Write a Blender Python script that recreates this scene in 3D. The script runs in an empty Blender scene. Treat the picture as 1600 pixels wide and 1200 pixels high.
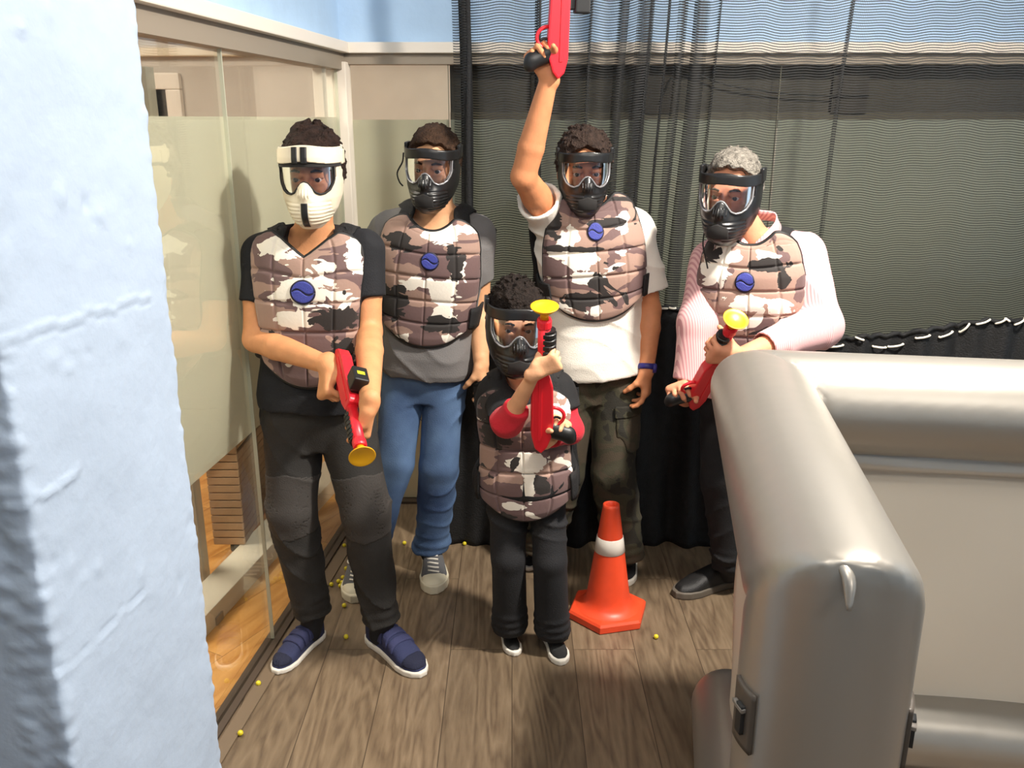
import bpy, bmesh, math, random
import numpy as np
from mathutils import Vector, Matrix
random.seed(7); RNG = np.random.RandomState(7)
C = bpy.context.scene.collection
PI = math.pi
V = lambda *a: np.array(a, float)
def nrm(a):
    a = np.asarray(a, float); return a/np.linalg.norm(a)

# ------------------------------------------------------------------ camera
CAMH, PITCH, F = 1.74, math.radians(16.9), 1366.0
CP, SP = math.cos(PITCH), math.sin(PITCH)
def P(u, v, Y):
    "point of the room that lies at distance Y in front of the camera, measured from the photograph"
    a, b = (u-800)/F, (600-v)/F
    d = V(a, CP+b*SP, -SP+b*CP)
    return V(0, 0, CAMH)+d*(Y/d[1])
def PF(u, v, z=0.0):
    a, b = (u-800)/F, (600-v)/F
    d = V(a, CP+b*SP, -SP+b*CP)
    return V(0, 0, CAMH)+d*((z-CAMH)/d[2])
cam = bpy.data.cameras.new('camera'); camo = bpy.data.objects.new('camera', cam); C.objects.link(camo)
camo.location = (0, 0, CAMH); camo.rotation_euler = (PI/2-PITCH, 0, 0)
cam.sensor_width = 36; cam.lens = F/1600*36; cam.clip_start = 0.02
sc = bpy.context.scene; sc.camera = camo

# ------------------------------------------------------------------ materials
def lin(c):
    return tuple(((x/255)/12.92 if x/255 <= .04045 else ((x/255+.055)/1.055)**2.4) for x in c)
MATS = {}
def mat(name, rgb, rough=.6, metal=0., spec=.5, noise=0., nscale=8., bump=0., bscale=60., coat=0., emit=None, bdetail=4, sheen=0., col2=None):
    m = bpy.data.materials.new(name); m.use_nodes = True
    nt = m.node_tree; b = nt.nodes['Principled BSDF']
    c = lin(rgb)+(1,)
    b.inputs['Base Color'].default_value = c
    b.inputs['Roughness'].default_value = rough; b.inputs['Metallic'].default_value = metal
    b.inputs['Specular IOR Level'].default_value = spec; b.inputs['Coat Weight'].default_value = coat
    b.inputs['Sheen Weight'].default_value = sheen
    if emit: b.inputs['Emission Color'].default_value = lin(emit[0])+(1,); b.inputs['Emission Strength'].default_value = emit[1]
    if noise or bump:
        tc = nt.nodes.new('ShaderNodeTexCoord')
    if noise:
        n = nt.nodes.new('ShaderNodeTexNoise'); n.inputs['Scale'].default_value = nscale; n.inputs['Detail'].default_value = 5
        nt.links.new(tc.outputs['Object'], n.inputs['Vector'])
        mx = nt.nodes.new('ShaderNodeMix'); mx.data_type = 'RGBA'
        if col2: mx.inputs[6].default_value = c; mx.inputs[7].default_value = lin(col2)+(1,)
        else:
            mx.inputs[6].default_value = tuple(max(0, x*(1-noise)) for x in c[:3])+(1,)
            mx.inputs[7].default_value = tuple(min(1, x*(1+noise)) for x in c[:3])+(1,)
        rp = nt.nodes.new('ShaderNodeMapRange'); rp.inputs[1].default_value = .35; rp.inputs[2].default_value = .65
        nt.links.new(n.outputs['Fac'], rp.inputs[0]); nt.links.new(rp.outputs[0], mx.inputs[0])
        nt.links.new(mx.outputs[2], b.inputs['Base Color'])
    if bump:
        n2 = nt.nodes.new('ShaderNodeTexNoise'); n2.inputs['Scale'].default_value = bscale; n2.inputs['Detail'].default_value = bdetail
        nt.links.new(tc.outputs['Object'], n2.inputs['Vector'])
        bp = nt.nodes.new('ShaderNodeBump'); bp.inputs['Strength'].default_value = bump; bp.inputs['Distance'].default_value = .01
        nt.links.new(n2.outputs['Fac'], bp.inputs['Height']); nt.links.new(bp.outputs[0], b.inputs['Normal'])
    MATS[name] = m
    return m
def nodes(m): return m.node_tree.nodes, m.node_tree.links
def N(m, t, **kw):
    n = m.node_tree.nodes.new('ShaderNode'+t)
    for k, v in kw.items(): setattr(n, k, v)
    return n
def math_node(m, op, a, b=None, clamp=False):
    n = N(m, 'Math', operation=op, use_clamp=clamp)
    for i, x in enumerate((a, b)):
        if x is None: continue
        if isinstance(x, (int, float)): n.inputs[i].default_value = x
        else: m.node_tree.links.new(x, n.inputs[i])
    return n.outputs[0]

# ------------------------------------------------------------------ objects
def link(name, me, m, parent=None, loc=None):
    o = bpy.data.objects.new(name, me); C.objects.link(o)
    if m is not None:
        for x in (m if isinstance(m, (list, tuple)) else [m]): me.materials.append(x)
    if parent is not None: o.parent = parent
    return o
def base_of(parent):
    "world position of the thing a part belongs to"
    o = V(0, 0, 0); p = parent
    while p is not None:
        o = o+np.array(p.location); p = p.parent
    return o
def npmesh(name, v, f, smooth=True):
    v = np.asarray(v, np.float32); me = bpy.data.meshes.new(name)
    if isinstance(f, np.ndarray):
        n, k = f.shape
        me.vertices.add(len(v)); me.vertices.foreach_set('co', v.ravel())
        me.loops.add(n*k); me.loops.foreach_set('vertex_index', f.astype(np.int32).ravel())
        me.polygons.add(n); me.polygons.foreach_set('loop_start', np.arange(0, n*k, k, dtype=np.int32))
        try: me.polygons.foreach_set('loop_total', np.full(n, k, np.int32))
        except Exception: pass
        me.update(calc_edges=True)
    else:
        me.from_pydata([tuple(x) for x in v], [], [tuple(int(i) for i in q) for q in f])
    me.validate()
    me.polygons.foreach_set('use_smooth', np.full(len(me.polygons), smooth))
    me.update()
    return me
def part(name, vf, m, parent=None, smooth=True):
    v, f = vf; v = np.asarray(v, float)
    if parent is not None: v = v-base_of(parent)
    return link(name, npmesh(name, v, f, smooth), m, parent)
def tag(o, label=None, cat=None, group=None, kind=None):
    if label: o['label'] = label
    if cat: o['category'] = cat
    if group: o['group'] = group
    if kind: o['kind'] = kind
    return o
def empty(name, loc=(0, 0, 0)):
    o = bpy.data.objects.new(name, None); C.objects.link(o); o.location = tuple(float(x) for x in loc); o.empty_display_size = .05
    return o
def thing(name, label, cat, loc=(0, 0, 0), group=None): return tag(empty(name, loc), label, cat, group)
def struct(o): o['kind'] = 'structure'; return o

# mesh builders return (verts, faces)
def join(*vfs):
    vs, fs, n = [], [], 0
    for v, f in vfs:
        v = np.asarray(v, float); vs.append(v); fs += [tuple(int(i)+n for i in q) for q in f]; n += len(v)
    return np.vstack(vs), fs
def from_bm(bm):
    bm.verts.ensure_lookup_table(); bm.verts.index_update()
    v = np.array([x.co[:] for x in bm.verts]); f = [tuple(x.index for x in q.verts) for q in bm.faces]; bm.free()
    return v, f
def box(lo, hi, bev=0., seg=2, R=None, o=None):
    bm = bmesh.new(); bmesh.ops.create_cube(bm, size=1)
    lo, hi = np.array(lo, float), np.array(hi, float)
    for x in bm.verts: x.co = Vector((lo+hi)/2+np.array(x.co)*(hi-lo))
    if bev: bmesh.ops.bevel(bm, geom=bm.edges[:], offset=bev, segments=seg, affect='EDGES', profile=.6)
    v, f = from_bm(bm)
    if R is not None: v = v@np.asarray(R).T
    if o is not None: v = v+np.asarray(o)
    return v, f
def obox(p0, p1, t0, t1, z0, z1, bev=0.):
    "upright box along the floor line p0-p1, from t0 to t1 sideways (left of the line is +)"
    p0, p1 = np.array(p0, float), np.array(p1, float); d = p1-p0; L = np.linalg.norm(d); d /= L
    R = np.array([[d[0], -d[1], 0], [d[1], d[0], 0], [0, 0, 1]])
    return box((0, t0, z0), (L, t1, z1), bev, R=R, o=(p0[0], p0[1], 0))
def frame_from(pts, closed=False):
    pts = np.asarray(pts, float); n = len(pts)
    T = np.roll(pts, -1, 0)-np.roll(pts, 1, 0)
    if not closed: T[0] = pts[1]-pts[0]; T[-1] = pts[-1]-pts[-2]
    T /= np.linalg.norm(T, axis=1)[:, None]+1e-12
    up = V(0, 0, 1) if abs(T[0][2]) < .9 else V(1, 0, 0)
    Nn = np.zeros_like(pts); a = np.cross(T[0], up); a /= np.linalg.norm(a); Nn[0] = a
    for i in range(1, n):
        a = Nn[i-1]-T[i]*np.dot(Nn[i-1], T[i]); Nn[i] = a/(np.linalg.norm(a)+1e-12)
    return T, Nn, np.cross(T, Nn)
def tube(pts, r, seg=10, closed=False, caps=True, flat=1.0):
    pts = np.asarray(pts, float); n = len(pts); r = np.broadcast_to(np.asarray(r, float), (n,))
    T, A, B = frame_from(pts, closed)
    th = np.arange(seg)*2*PI/seg
    v = (pts[:, None, :]+r[:, None, None]*(np.cos(th)[None, :, None]*A[:, None, :]+flat*np.sin(th)[None, :, None]*B[:, None, :])).reshape(-1, 3)
    f = []
    for i in range(n if closed else n-1):
        j = (i+1) % n
        for k in range(seg): l = (k+1) % seg; f.append((i*seg+k, i*seg+l, j*seg+l, j*seg+k))
    if caps and not closed: f.append(tuple(range(seg))[::-1]); f.append(tuple((n-1)*seg+k for k in range(seg)))
    return v, f
def smooth_path(pts, n=8):
    "Catmull-Rom through the points"
    p = np.asarray(pts, float); q = np.vstack([2*p[0]-p[1], p, 2*p[-1]-p[-2]]); out = []
    for i in range(1, len(q)-2):
        for t in np.arange(n)/n:
            a, b, c, d = q[i-1], q[i], q[i+1], q[i+2]
            out.append(.5*((2*b)+(-a+c)*t+(2*a-5*b+4*c-d)*t*t+(-a+3*b-3*c+d)*t**3))
    out.append(p[-1]); return np.array(out)
def lathe(prof, seg=32, axis='z'):
    prof = np.asarray(prof, float); th = np.arange(seg)*2*PI/seg
    v = np.stack([prof[:, None, 0]*np.cos(th), prof[:, None, 0]*np.sin(th), np.repeat(prof[:, 1:2], seg, 1)], -1).reshape(-1, 3)
    f = []
    for i in range(len(prof)-1):
        for k in range(seg): l = (k+1) % seg; f.append((i*seg+k, i*seg+l, (i+1)*seg+l, (i+1)*seg+k))
    if axis == 'x': v = v[:, [2, 0, 1]]
    return v, f
def prism(poly, t0, t1, bev=0.):
    "polygon in x,z extruded along y"
    bm = bmesh.new()
    vs = [bm.verts.new((x, t0, z)) for x, z in poly]; fc = bm.faces.new(vs)
    r = bmesh.ops.extrude_face_region(bm, geom=[fc])
    for g in r['geom']:
        if isinstance(g, bmesh.types.BMVert): g.co.y = t1
    bmesh.ops.recalc_face_normals(bm, faces=bm.faces[:])
    if bev: bmesh.ops.bevel(bm, geom=bm.edges[:], offset=bev, segments=2, affect='EDGES', profile=.6)
    return from_bm(bm)
def grid_faces(n, m, wrap=False):
    i, j = np.meshgrid(np.arange(n-1), np.arange(m if wrap else m-1), indexing='ij'); k = (j+1) % m
    return np.stack([i*m+j, i*m+k, (i+1)*m+k, (i+1)*m+j], -1).reshape(-1, 4)
def closed_sheet(outer, inner):
    "two n x m grids of points sewn along the rim"
    n, m = outer.shape[:2]
    f = grid_faces(n, m); fo = f.tolist(); fi = (f[:, ::-1]+n*m).tolist()
    rim = [i*m for i in range(n)]+[(n-1)*m+j for j in range(1, m)]+[i*m+m-1 for i in range(n-2, -1, -1)]+[j for j in range(m-2, 0, -1)]
    fr = []
    for a, b in zip(rim, rim[1:]+rim[:1]): fr.append((a, b, b+n*m, a+n*m))
    return np.vstack([outer.reshape(-1, 3), inner.reshape(-1, 3)]), fo+fi+fr
def xf(vf, R=None, o=(0, 0, 0), s=1.):
    v, f = vf; v = np.asarray(v, float)*s
    if R is not None: v = v@np.asarray(R).T
    return v+np.asarray(o), f

# ------------------------------------------------------------------ signed distance bodies, meshed with surface nets
def cap(a, b, ra, rb=None):
    a, b = np.asarray(a, float), np.asarray(b, float); rb = ra if rb is None else rb
    ab = b-a; L2 = max(ab@ab, 1e-9); R = max(ra, rb)
    def fn(p):
        pa = p-a; t = np.clip(pa@ab/L2, 0, 1)
        return np.sqrt(np.maximum(((pa-t[:, None]*ab)**2).sum(1), 0))-(ra+(rb-ra)*t)
    return fn, np.minimum(a, b)-R, np.maximum(a, b)+R
def ell(c, r, R=None):
    c, r = np.asarray(c, float), np.asarray(r, float); R = np.eye(3) if R is None else np.asarray(R)
    def fn(p):
        q = (p-c)@R; k0 = np.sqrt(((q/r)**2).sum(1)); k1 = np.sqrt(((q/r**2)**2).sum(1))
        return k0*(k0-1)/np.maximum(k1, 1e-9)
    e = np.sqrt(((R*r)**2).sum(1))
    return fn, c-e, c+e
def loft(o, R, zs, a, b, yc=None, n=2.3, off=0.):
    o = np.asarray(o, float); zs, a, b = map(lambda x: np.asarray(x, float), (zs, a, b)); yc = np.zeros_like(a) if yc is None else np.asarray(yc, float)
    def fn(p):
        q = (p-o)@R; z = q[:, 2]
        A = np.interp(z, zs, a)+off; B = np.interp(z, zs, b)+off; Y = np.interp(z, zs, yc)
        k = ((np.abs(q[:, 0])/A)**n+(np.abs(q[:, 1]-Y)/B)**n)**(1/n)
        return np.maximum((k-1)*np.minimum(A, B), np.maximum(zs[0]-z, z-zs[-1]))
    am, bm_ = a.max()+off, b.max()+abs(yc).max()+off
    cs = np.array([[sx*am, sy*bm_, z] for sx in (-1, 1) for sy in (-1, 1) for z in (zs[0], zs[-1])])@R.T+o
    return fn, cs.min(0), cs.max(0)
def half(o, n):
    o, n = np.asarray(o, float), nrm(n)
    return lambda p: (p-o)@n
def smin(a, b, k):
    h = np.maximum(k-np.abs(a-b), 0)/k
    return np.minimum(a, b)-h*h*k*.25
class Sdf:
    def __init__(s): s.ops = []
    def u(s, prim, k=.02): s.ops.append(('u', prim[0], prim[1], prim[2], k)); return s
    def cut(s, prim, k=.004): s.ops.append(('s', prim[0], prim[1], prim[2], k)); return s
    def keep(s, fn): s.ops.append(('i', fn, None, None, 0)); return s
    def disp(s, fn): s.ops.append(('d', fn, None, None, 0)); return s
    def ev(s, p, sel=None):
        d = None
        for i, (t, fn, lo, hi, k) in enumerate(s.ops):
            if sel is not None and not sel[i]: continue
            if t == 'u':
                e = fn(p); d = e if d is None else (smin(d, e, k) if k else np.minimum(d, e))
            elif d is None: continue
            elif t == 's': d = -smin(-d, fn(p), k)
            elif t == 'i': d = np.maximum(d, fn(p))
            else: d = d+fn(p)
        return np.full(len(p), 1., float) if d is None else d
    def mesh(s, h, B=12, bounds=None):
        un = [o for o in s.ops if o[0] == 'u']
        lo = np.min([o[2] for o in un], 0)-3*h; hi = np.max([o[3] for o in un], 0)+3*h
        if bounds is not None: lo = np.maximum(lo, bounds[0]); hi = np.minimum(hi, bounds[1])
        nb = np.ceil((hi-lo)/(B*h)).astype(int); n = nb*B+1
        D = np.ones(n, np.float32)
        bi = np.stack(np.meshgrid(*[np.arange(x) for x in nb], indexing='ij'), -1).reshape(-1, 3)
        cen = lo+(bi+.5)*B*h; rad = B*h*.87
        reach = np.zeros((len(bi), len(s.ops)), bool)
        for j, (t, fn, l, hh, k) in enumerate(s.ops):
            if l is None: reach[:, j] = True
            else:
                dd = np.maximum(np.maximum(l-cen, cen-hh), 0)
                reach[:, j] = np.sqrt((dd**2).sum(1)) < rad+.03+2*k
        isu = np.array([o[0] == 'u' for o in s.ops])
        act = np.where((reach & isu).any(1))[0]
        dc = s.ev(cen[act])
        r = np.arange(B+1)*h
        loc = np.stack(np.meshgrid(r, r, r, indexing='ij'), -1).reshape(-1, 3)
        for q, b in enumerate(act):
            i, j, k = bi[b]*B
            if abs(dc[q]) > rad*1.5+.02:
                if dc[q] < 0: D[i:i+B+1, j:j+B+1, k:k+B+1] = np.where(D[i:i+B+1, j:j+B+1, k:k+B+1] == 1., -1., D[i:i+B+1, j:j+B+1, k:k+B+1])
                continue
            D[i:i+B+1, j:j+B+1, k:k+B+1] = s.ev(lo+bi[b]*B*h+loc, reach[b]).reshape(B+1, B+1, B+1)
        return nets(D, lo, h)
def nets(D, lo, h):
    S = (D < 0); n = np.array(D.shape); m = n-1
    cnt = np.zeros(m, np.uint8)
    off = [(a, b, c) for a in (0, 1) for b in (0, 1) for c in (0, 1)]
    for a, b, c in off: cnt += S[a:a+m[0], b:b+m[1], c:c+m[2]]
    cells = np.argwhere((cnt > 0) & (cnt < 8))
    if len(cells) == 0: return np.zeros((0, 3)), np.zeros((0, 4), int)
    flat = np.ravel_multi_index(cells.T, m)
    dv = np.stack([D[cells[:, 0]+a, cells[:, 1]+b, cells[:, 2]+c] for a, b, c in off], 1)
    acc = np.zeros((len(cells), 3)); num = np.zeros(len(cells))
    for i in range(8):
        for j in range(i+1, 8):
            oi, oj = np.array(off[i]), np.array(off[j])
            if np.abs(oi-oj).sum() != 1: continue
            x = (dv[:, i] < 0) != (dv[:, j] < 0)
            t = dv[:, i]/np.where(x, dv[:, i]-dv[:, j], 1)
            acc += np.where(x[:, None], oi+t[:, None]*(oj-oi), 0); num += x
    v = lo+(cells+acc/num[:, None])*h
    faces = []
    for ax in range(3):
        sl = [slice(1, m[0]), slice(1, m[1]), slice(1, m[2])]; sl[ax] = slice(0, m[ax])
        s0 = S[tuple(sl)]; sl2 = list(sl); sl2[ax] = slice(1, m[ax]+1); s1 = S[tuple(sl2)]
        e = np.argwhere(s0 != s1)
        if len(e) == 0: continue
        inside = s0[tuple(e.T)]
        st = np.array([1, 1, 1]); st[ax] = 0; e = e+st
        b, c = (ax+1) % 3, (ax+2) % 3
        eb = np.zeros(3, int); eb[b] = 1; ec = np.zeros(3, int); ec[c] = 1
        q = [np.searchsorted(flat, np.ravel_multi_index((e-x).T, m)) for x in (eb+ec, ec, 0*eb, eb)]
        q = np.stack(q, 1); q[~inside] = q[~inside][:, ::-1]
        faces.append(q)
    return v, np.vstack(faces)
def wrinkle(seed, amp, freq, dirs=5, zstretch=1.):
    r = np.random.RandomState(seed); K = r.normal(size=(dirs, 3)); K /= np.linalg.norm(K, axis=1)[:, None]
    K = K*freq*r.uniform(.6, 1.5, (dirs, 1)); K[:, 2] *= zstretch; ph = r.uniform(0, 6.28, dirs); ph2 = r.normal(size=(dirs, 3))*freq*.35
    def fn(p):
        s = 0
        for i in range(dirs): s = s+np.sin(p@K[i]+ph[i]+1.2*np.sin(p@ph2[i]))
        return amp*s/dirs*1.6
    return fn

def creases(seed, amp, freq, zs=.8):
    "sharp folds: thin ridges along wandering contour lines"
    r = np.random.RandomState(seed); W1, W2 = wrinkle(seed+1, 1., freq*.5, 4, zs), wrinkle(seed+2, 1., freq*.22, 3)
    K = nrm(r.normal(size=3)*V(.7, .5, 1))*freq*.8
    def fn(p):
        a = np.sin(p@K+1.6*W1(p)); m = np.clip(W2(p)*1.2+.35, 0, 1)
        return -amp*m*((1-np.abs(a))**2.5)
    return fn
# ================================================================== SETTING
M_bluewall = mat('blue_wall_paint', (178, 206, 234), .7, bump=.15, bscale=40, noise=.03)
M_white = mat('white_frame', (236, 226, 212), .45)
M_greytrim = mat('grey_rail', (150, 138, 122), .5)
M_pillar = mat('pillar_plaster', (166, 181, 200), .75, bump=.22, bscale=30, noise=.03, nscale=6, bdetail=6)
M_tanwall = mat('beige_wall', (198, 188, 176), .8, noise=.03)
M_ceil = mat('ceiling_paint', (215, 214, 208), .85)
M_orange = mat('orange_panel', (196, 128, 62), .5)
M_dark = mat('dark_panel', (62, 55, 46), .6, noise=.15, nscale=4)
M_black = mat('black_plastic', (22, 22, 23), .45)
M_rubber = mat('black_rubber', (16, 16, 16), .6)

def wood(name, c1, c2, c3, plank, axis_rot, rough, gscale=1.):
    m = mat(name, c1, rough); nd, lk = nodes(m); b = nd['Principled BSDF']
    tc = N(m, 'TexCoord'); mp = N(m, 'Mapping'); mp.inputs['Rotation'].default_value = (0, 0, axis_rot)
    lk.new(tc.outputs['Object'], mp.inputs['Vector'])
    br = N(m, 'TexBrick'); br.offset = .37; br.inputs['Scale'].default_value = 1
    br.inputs['Brick Width'].default_value = 1.3; br.inputs['Row Height'].default_value = plank; br.inputs['Mortar Size'].default_value = .0012
    br.inputs['Color1'].default_value = (0, 0, 0, 1); br.inputs['Color2'].default_value = (1, 1, 1, 1); br.inputs['Mortar'].default_value = (.5, .5, .5, 1)
    lk.new(mp.outputs[0], br.inputs['Vector'])
    ad = N(m, 'VectorMath', operation='MULTIPLY_ADD'); ad.inputs[1].default_value = (7, 13, 3)
    lk.new(br.outputs['Color'], ad.inputs[0])
    sc_ = N(m, 'VectorMath', operation='MULTIPLY'); sc_.inputs[1].default_value = (1.3*gscale, 9*gscale, 1)
    lk.new(mp.outputs[0], sc_.inputs[0]); lk.new(sc_.outputs[0], ad.inputs[2])
    n1 = N(m, 'TexNoise'); n1.inputs['Scale'].default_value = 1.; n1.inputs['Detail'].default_value = 2; n1.inputs['Distortion'].default_value = .6
    lk.new(ad.outputs[0], n1.inputs['Vector'])
    # growth rings: contour lines of the noise
    rg = math_node(m, 'FRACT', math_node(m, 'MULTIPLY', n1.outputs['Fac'], 8.))
    rg = math_node(m, 'ABSOLUTE', math_node(m, 'SUBTRACT', rg, .5))
    n2 = N(m, 'TexNoise'); n2.inputs['Scale'].default_value = 9; n2.inputs['Detail'].default_value = 6
    lk.new(ad.outputs[0], n2.inputs['Vector'])
    f = math_node(m, 'ADD', math_node(m, 'MULTIPLY', rg, .9), math_node(m, 'SUBTRACT', math_node(m, 'MULTIPLY', n2.outputs['Fac'], .9), .20), True)
    r = N(m, 'ValToRGB'); e = r.color_ramp.elements
    e[0].position = .1; e[0].color = lin(c2)+(1,); e[1].position = .9; e[1].color = lin(c3)+(1,); x = e.new(.45); x.color = lin(c1)+(1,)
    lk.new(f, r.inputs[0])
    mo = N(m, 'Mix', data_type='RGBA', blend_type='MULTIPLY'); mo.inputs[0].default_value = 1
    k = N(m, 'MapRange'); k.inputs[1].default_value = 0; k.inputs[2].default_value = 1; k.inputs[3].default_value = .82; k.inputs[4].default_value = 1.08
    lk.new(br.outputs['Color'], k.inputs[0]); lk.new(r.outputs[0], mo.inputs[6]); lk.new(k.outputs[0], mo.inputs[7])
    m2 = N(m, 'Mix', data_type='RGBA'); m2.inputs[7].default_value = tuple(x*.45 for x in lin(c2))+(1,)
    lk.new(br.outputs['Fac'], m2.inputs[0]); lk.new(mo.outputs[2], m2.inputs[6]); lk.new(m2.outputs[2], b.inputs['Base Color'])
    bp = N(m, 'Bump'); bp.inputs['Strength'].default_value = .15; bp.inputs['Distance'].default_value = .003
    lk.new(f, bp.inputs['Height']); lk.new(bp.outputs[0], b.inputs['Normal'])
    return m
M_floor = wood('grey_oak_vinyl', (112, 95, 75), (90, 74, 58), (132, 114, 92), .21, PI/2, .42)
M_lam = wood('honey_laminate', (205, 148, 78), (178, 118, 54), (222, 168, 98), .19, PI/2+.5, .3, .5)

LW0, LW1 = V(-.877, 2.2), V(-.704, 3.82)                     # foot of the glass wall on the left
LD = nrm(LW1-LW0); LN = V(-LD[1], LD[0])                     # LN points into the next room
def LWat(Y): return LW0+(LW1-LW0)*((Y-2.2)/1.62)
YB = 3.82
w0 = LWat(-1.7)
floor_poly = [(w0[0], w0[1], 0), (3.4, -1.7, 0), (3.4, YB, 0), (LW1[0], LW1[1], 0)]
struct(part('floor', (np.array(floor_poly), [(0, 1, 2, 3)]), M_floor, smooth=False))
q = LN*0.0
struct(part('floor_next_room', (np.array([(w0[0], -1.7, -.004), (LW1[0], YB, -.004), (LW1[0], 5.4, -.004), (-4.2, 5.4, -.004), (-4.2, -1.7, -.004)]), [(0, 1, 2, 3, 4)]), M_lam, smooth=False))
struct(part('floor_back_room', box((LW1[0], YB, -.05), (3.4, 5.4, -.004)), M_lam, smooth=False))
struct(part('ceiling', box((-4.2, -1.8, 2.95), (3.5, 5.5, 3.05)), M_ceil, smooth=False))
struct(part('wall_back', box((LW1[0]-.1, YB, 2.03), (3.4, YB+.12, 2.95)), M_bluewall, smooth=False))
struct(part('wall_left', obox(w0, LW1, 0, .12, 2.03, 2.95), M_bluewall, smooth=False))
struct(part('wall_right', box((3.4, -1.8, 0), (3.5, 5.5, 2.95)), M_bluewall, smooth=False))
struct(part('wall_front', box((-4.2, -1.85, 0), (3.5, -1.7, 2.95)), M_bluewall, smooth=False))
struct(part('wall_next_room', box((-4.2, 5.3, 0), (3.5, 5.4, 2.95)), M_tanwall, smooth=False))
struct(part('wall_next_room_side', box((-4.3, -1.8, 0), (-4.2, 5.4, 2.95)), M_tanwall, smooth=False))
# beams and rails
struct(part('trim_1', box((LW1[0]-.02, YB-.05, 1.993), (3.4, YB+.1, 2.035), .004), M_white, smooth=False))
struct(part('trim_2', box((LW1[0]-.02, YB-.02, 1.952), (3.4, YB+.06, 1.993)), M_greytrim, smooth=False))
struct(part('trim_3', obox(w0, LWat(YB-.02), -.05, .1, 1.993, 2.035, .004), M_white, smooth=False))
struct(part('trim_4', obox(w0, LWat(YB-.02), -.02, .07, 1.93, 1.993), M_greytrim, smooth=False))
struct(part('trim_5', obox(LWat(YB-.055), LWat(YB+.02), -.035, .07, 0, 1.96, .004), M_white, smooth=False))
struct(part('trim_6', obox(LWat(YB-.19), LWat(YB-.14), .02, .06, 1.2, 1.95, .003), M_white, smooth=False))
M_track = mat('floor_track', (70, 58, 48), .45)
struct(part('trim_7', obox(w0, LWat(YB-.04), -.022, .03, 0, .008), M_track, smooth=False))
struct(part('trim_8', obox(w0, LWat(YB-.04), -.075, -.030, 0, .005), mat('floor_edge_strip', (108, 92, 74), .45), smooth=False))
struct(part('trim_9', box((LW1[0], YB-.04, 0), (3.4, YB+.03, .012)), M_track, smooth=False))

def glassy(name, tint, refl, rough=.03):
    "window pane / lens: see-through with a mirror-like skin"
    m = bpy.data.materials.new(name); m.use_nodes = True; nd, lk = nodes(m); nd.remove(nd['Principled BSDF'])
    t = N(m, 'BsdfTransparent'); t.inputs[0].default_value = tint+(1,)
    g = N(m, 'BsdfGlossy'); g.inputs['Roughness'].default_value = rough; g.inputs[0].default_value = (1, 1, 1, 1)
    fr = N(m, 'Fresnel'); fr.inputs[0].default_value = 1.45
    k = math_node(m, 'MULTIPLY', fr.outputs[0], refl, True)
    mx = N(m, 'MixShader'); lk.new(k, mx.inputs[0]); lk.new(t.outputs[0], mx.inputs[1]); lk.new(g.outputs[0], mx.inputs[2])
    lk.new(mx.outputs[0], nd['Material Output'].inputs[0]); return m
def frost(name, rgb, clear=.06, gloss=.10):
    m = bpy.data.materials.new(name); m.use_nodes = True; nd, lk = nodes(m); nd.remove(nd['Principled BSDF'])
    d = N(m, 'BsdfDiffuse'); d.inputs[0].default_value = lin(rgb)+(1,)
    tl = N(m, 'BsdfTranslucent'); tl.inputs[0].default_value = lin(rgb)+(1,)
    a = N(m, 'MixShader'); a.inputs[0].default_value = .35; lk.new(d.outputs[0], a.inputs[1]); lk.new(tl.outputs[0], a.inputs[2])
    t = N(m, 'BsdfTransparent'); c = N(m, 'MixShader'); c.inputs[0].default_value = clear; lk.new(a.outputs[0], c.inputs[1]); lk.new(t.outputs[0], c.inputs[2])
    g = N(m, 'BsdfGlossy'); g.inputs['Roughness'].default_value = .12
    fr = N(m, 'Fresnel'); fr.inputs[0].default_value = 1.45
    e = N(m, 'MixShader'); lk.new(math_node(m, 'MULTIPLY', fr.outputs[0], gloss*2.5, True), e.inputs[0]); lk.new(c.outputs[0], e.inputs[1]); lk.new(g.outputs[0], e.inputs[2])
    lk.new(e.outputs[0], nd['Material Output'].inputs[0]); return m
M_glass = glassy('window_glass', (.96, .97, .95), .35)
M_frost = frost('frosted_film', (226, 222, 204))
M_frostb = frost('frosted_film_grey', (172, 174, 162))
M_seam = mat('glass_edge', (196, 196, 176), .3)
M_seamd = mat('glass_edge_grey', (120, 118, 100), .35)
# glass wall on the left: panes, film and seam
ya, ys, yb = .6, 2.66, YB-.06
k = 0
for y0, y1 in ((ya, ys-.003), (ys+.003, yb)):
    k += 1
    g = struct(part(f'window_{k}', obox(LWat(y0), LWat(y1), 0, .01, .008, 1.95), M_glass, smooth=False))
    struct(part('frosted_film', obox(LWat(y0), LWat(y1), .0105, .0125, .772, 1.745), M_frost, g, smooth=False))
    struct(part('seam', obox(LWat(y1-.0035), LWat(y1), -.001, .011, .008, 1.95), M_seam, g, smooth=False))
# glass wall at the back
for x0, x1, fm in ((LW1[0]+.03, -.262, M_frost), (-.258, 1.11, M_frostb), (1.116, 2.4, M_frostb), (2.406, 3.4, M_frostb)):
    k += 1
    g = struct(part(f'window_{k}', box((x0, YB, .012), (x1, YB+.01, 1.952)), M_glass, smooth=False))
    struct(part('frosted_film', box((x0, YB+.0105, .012), (x1, YB+.0125, 1.735)), fm, g, smooth=False))
    struct(part('seam', box((x1-.003, YB-.001, .012), (x1, YB+.011, 1.952)), M_seamd, g, smooth=False))
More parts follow.
